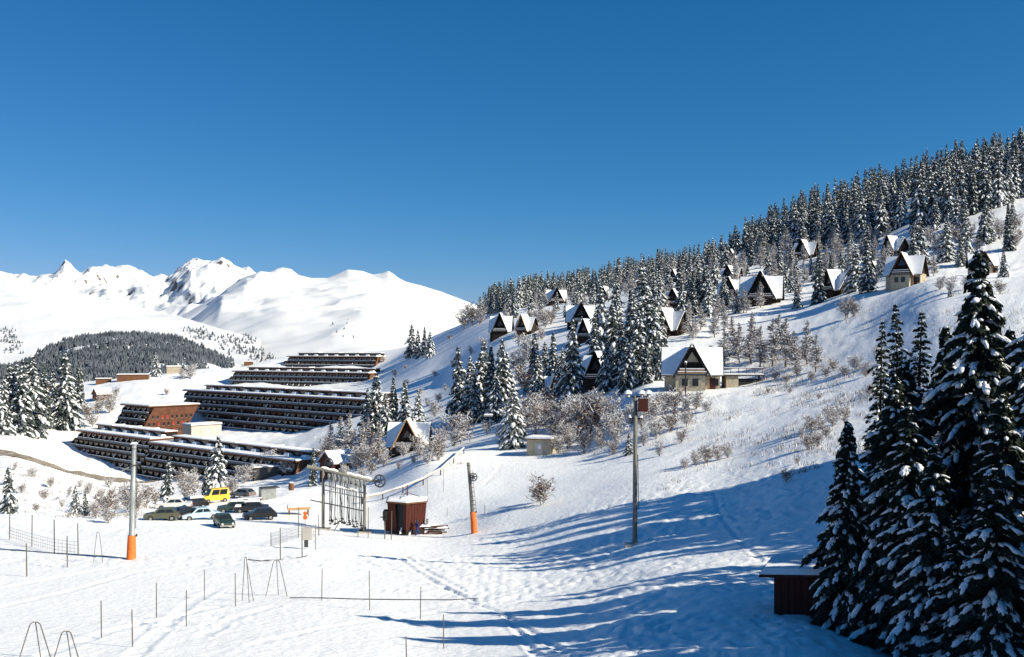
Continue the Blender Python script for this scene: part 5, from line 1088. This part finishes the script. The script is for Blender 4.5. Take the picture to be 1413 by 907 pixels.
for q in ((545, 520, 10), (560, 535, 12), (600, 520, 10), (615, 540, 12), (580, 545, 10), (540, 555, 12), (625, 505, 10), (650, 490, 14), (668, 480, 14), (560, 510, 8), (605, 555, 14), (590, 560, 12), (530, 500, 8), (620, 470, 10)):
    S(*q, 'x', 'low bushes on the bare shoulder', BARE, 200)
for q in ((145, 712, 40), (160, 706, 38), (175, 704, 40), (150, 722, 26), (200, 700, 34), (255, 690, 40), (268, 686, 36), (320, 684, 30), (252, 674, 26), (266, 672, 28), (335, 668, 26), (190, 706, 30), (215, 698, 24), (132, 716, 24), (345, 664, 22)):
    S(*q, 'grey frosted shrub along the plateau edge behind the padded pole', 'shrubs along the plateau edge', BARE, 100, d=None)
for q in ((370, 650, 30), (385, 645, 28), (362, 660, 24), (395, 655, 20), (30, 575, 30), (120, 580, 26), (135, 572, 30), (150, 570, 28), (128, 590, 20), (160, 548, 14), (252, 525, 18), (262, 524, 20), (256, 512, 18), (230, 545, 10)):
    S(*q, 'frosted bush beside the terraced blocks', 'bushes beside the terraced blocks', BARE, 250)
for q in ((748, 697, 44), (742, 694, 30)): S(*q, 'lone bare sapling on the open white piste', 'lone saplings on the white piste', BARE, 90, var=3)
for q in ((1115, 622, 26), (1128, 618, 22), (1085, 668, 22), (1100, 640, 12)): S(*q, 'twiggy shrub poking through the shaded slope', 'shrubs on the shaded slope', BARE, 60, var=3)
for q in ((1300, 345, 26), (1320, 335, 28), (1340, 330, 26), (1360, 320, 28), (1380, 330, 30), (1400, 345, 30), (1350, 350, 24), (1285, 335, 24), (1310, 360, 22), (1400, 320, 26)):
    S(*q, 'frosted bush on the open slope under the right-hand forest', 'bushes under the right-hand forest', BARE, 200)
for q in ((20, 650, 14), (45, 660, 16), (70, 672, 16), (60, 690, 18), (95, 690, 16), (120, 684, 18), (140, 690, 16), (30, 685, 16), (85, 704, 14), (150, 672, 14), (170, 684, 18), (10, 668, 14), (110, 672, 12), (130, 704, 16), (185, 690, 18), (50, 705, 14)):
    S(*q, 'x', 'low shrubs on the bank below the muddy road', BARE, 125)
# ice-rimed dead grass and weeds poking through thin snow on the hillside
def weeds():
    r = np.random.RandomState(8); b = MB(); P = []
    for (x0, y0, x1, y1, n) in ((860, 545, 1200, 630, 900), (1040, 500, 1220, 560, 900), (1000, 430, 1240, 520, 500), (720, 540, 880, 630, 500), (0, 632, 230, 715, 2200), (440, 560, 640, 650, 300), (1200, 390, 1413, 470, 300), (510, 480, 700, 570, 500), (100, 545, 240, 600, 200), (900, 640, 1130, 700, 120)):
        for k in range(n):
            px, py = r.uniform(x0, x1), r.uniform(y0, y1); P.append(tuple(hit(px, py, 95, height=False)))
    P = np.array(P); P = P[vn(P[:, 0] / 6, P[:, 1] / 6, 61) > -.1]; P[:, 2] = ground(P[:, 0], P[:, 1]); m = 7; k = len(P) * m; Q = np.repeat(P, m, 0); Q[:, :2] += r.randn(k, 2) * .35; h = .25 + .55 * r.rand(k)
    h = h * .8; tip = Q + np.stack([r.randn(k) * .18, r.randn(k) * .18, h], 1); sd = r.randn(k, 3) * [1, 1, .1]; sd /= np.linalg.norm(sd, axis=1)[:, None]; sd *= (.025 + .03 * r.rand(k))[:, None]
    V = np.stack([Q - sd - [0, 0, .1], Q + sd - [0, 0, .1], tip], 1); sel = r.rand(k) < .55
    for mm, s_ in (('dry_grass', sel), ('frost', ~sel)): b.raw(V[s_].reshape(-1, 3), np.arange(int(s_.sum()) * 3).reshape(-1, 3), mm)
    tag(b.build('dry_grass'), 'dead grass and weeds poking through the thin snow', 'grass', kind='stuff')
weeds()
# ------------------------------------------------------------------ labels: tie each repeated plant to the landmark it stands by
LM = {'large A-frame chalet with tan': 'the large stone-based chalet', 'A-frame chalet with orange': 'the orange-gabled chalet', 'small dark A-frame chalet, left': 'the paired dark chalets', 'small dark chalet with snow on': 'the small chalet below the skyline trees',
      'A-frame chalet with pale gable': 'the chalet with pale gable window', 'black wooden A-frame half': 'the half-hidden black A-frame', 'small reddish A-frame': 'the small hidden A-frame', 'dark chalet with snowy balcony': 'the dark chalet with snowy balcony', 'dark chalet with wide white': 'the chalet with wide white roof',
      'far chalet with bright': 'the far bright-roofed chalet', 'brown chalet with broad': 'the broad-roofed brown chalet', 'dark A-frame beside round': 'the A-frame by the round bush', 'tall black A-frame': 'the tall black A-frame', 'chalet tucked against': 'the chalet at the forest edge', 'chalet with bright roof behind': 'the chalet behind brown larches',
      'chalet showing a broad grey': 'the chalet with grey roof', 'chalet with cream walls': 'the cream-walled chalet', 'dark gabled chalet on the snow': 'the knoll chalet', 'grey chalet roof half': 'the half-hidden grey roof', 'small tan flat-roofed': 'the tan shed', 'little red-brown cabin': 'the red-brown cabin', 'tall pale lift pole': 'the orange-padded pale pole',
      'tall dark timber pole': 'the timber lamp pole', 'curved lamp post': 'the curved lamp', 'long dark terraced block': 'the long five-tier block', 'widest terraced block': 'the widest terraced block', 'yellow delivery van': 'the yellow van', 'dark open carport': 'the carport', 'low dark garage': 'the snow-buried garage', 'brown gabled cabin': 'the brown cabin on the slope', 'tall central spruce': 'the tall central spruce', 'broad spruce with large': 'the snow-lumped spruce'}
marks = [(v, o.location.copy()) for o in COL.objects if o.parent is None and 'label' in o for k, v in LM.items() if o['label'].startswith(k)]
KINDS = {'larch_tree': 'frosted larch', 'bare_tree': 'bare frosted tree', 'frosted_shrub': 'frosted shrub', 'spruce_tree': 'snow-laden spruce', 'marker_cane': 'thin marker cane'}
bins = {}
for o in list(COL.objects):
    if o.parent is None and o.get('group') and 'forest' not in o['group'] and o.name.split('.')[0] in KINDS:
        dist, nm, p = min(((o.location - p).xy.length, nm, p) for nm, p in marks)
        dx, dy = (o.location - p).xy; rel = 'behind' if dy > abs(dx) * .8 else 'in front of' if -dy > abs(dx) * .8 else 'beside'
        bins.setdefault((KINDS[o.name.split('.')[0]], rel, nm), []).append((dist, o.name, o))
ORD = ['', 'second ', 'third ', 'fourth ', 'fifth ', 'sixth ', 'seventh ', 'eighth ', 'ninth ', 'tenth ', 'eleventh ', 'twelfth ', 'thirteenth ', 'fourteenth ', 'fifteenth ', 'sixteenth ', 'seventeenth ', 'eighteenth ', 'nineteenth ', 'twentieth ']
for (kd, rel, nm), L_ in bins.items():
    L_.sort()
    for i, (dist, _, o) in enumerate(L_):
        o['label'] = f'{kd} {rel} {nm}' if len(L_) == 1 else f'{kd} {rel} {nm}, {ORD[i]}nearest' if i < 20 else f'{kd} {rel} {nm}, well away from it'
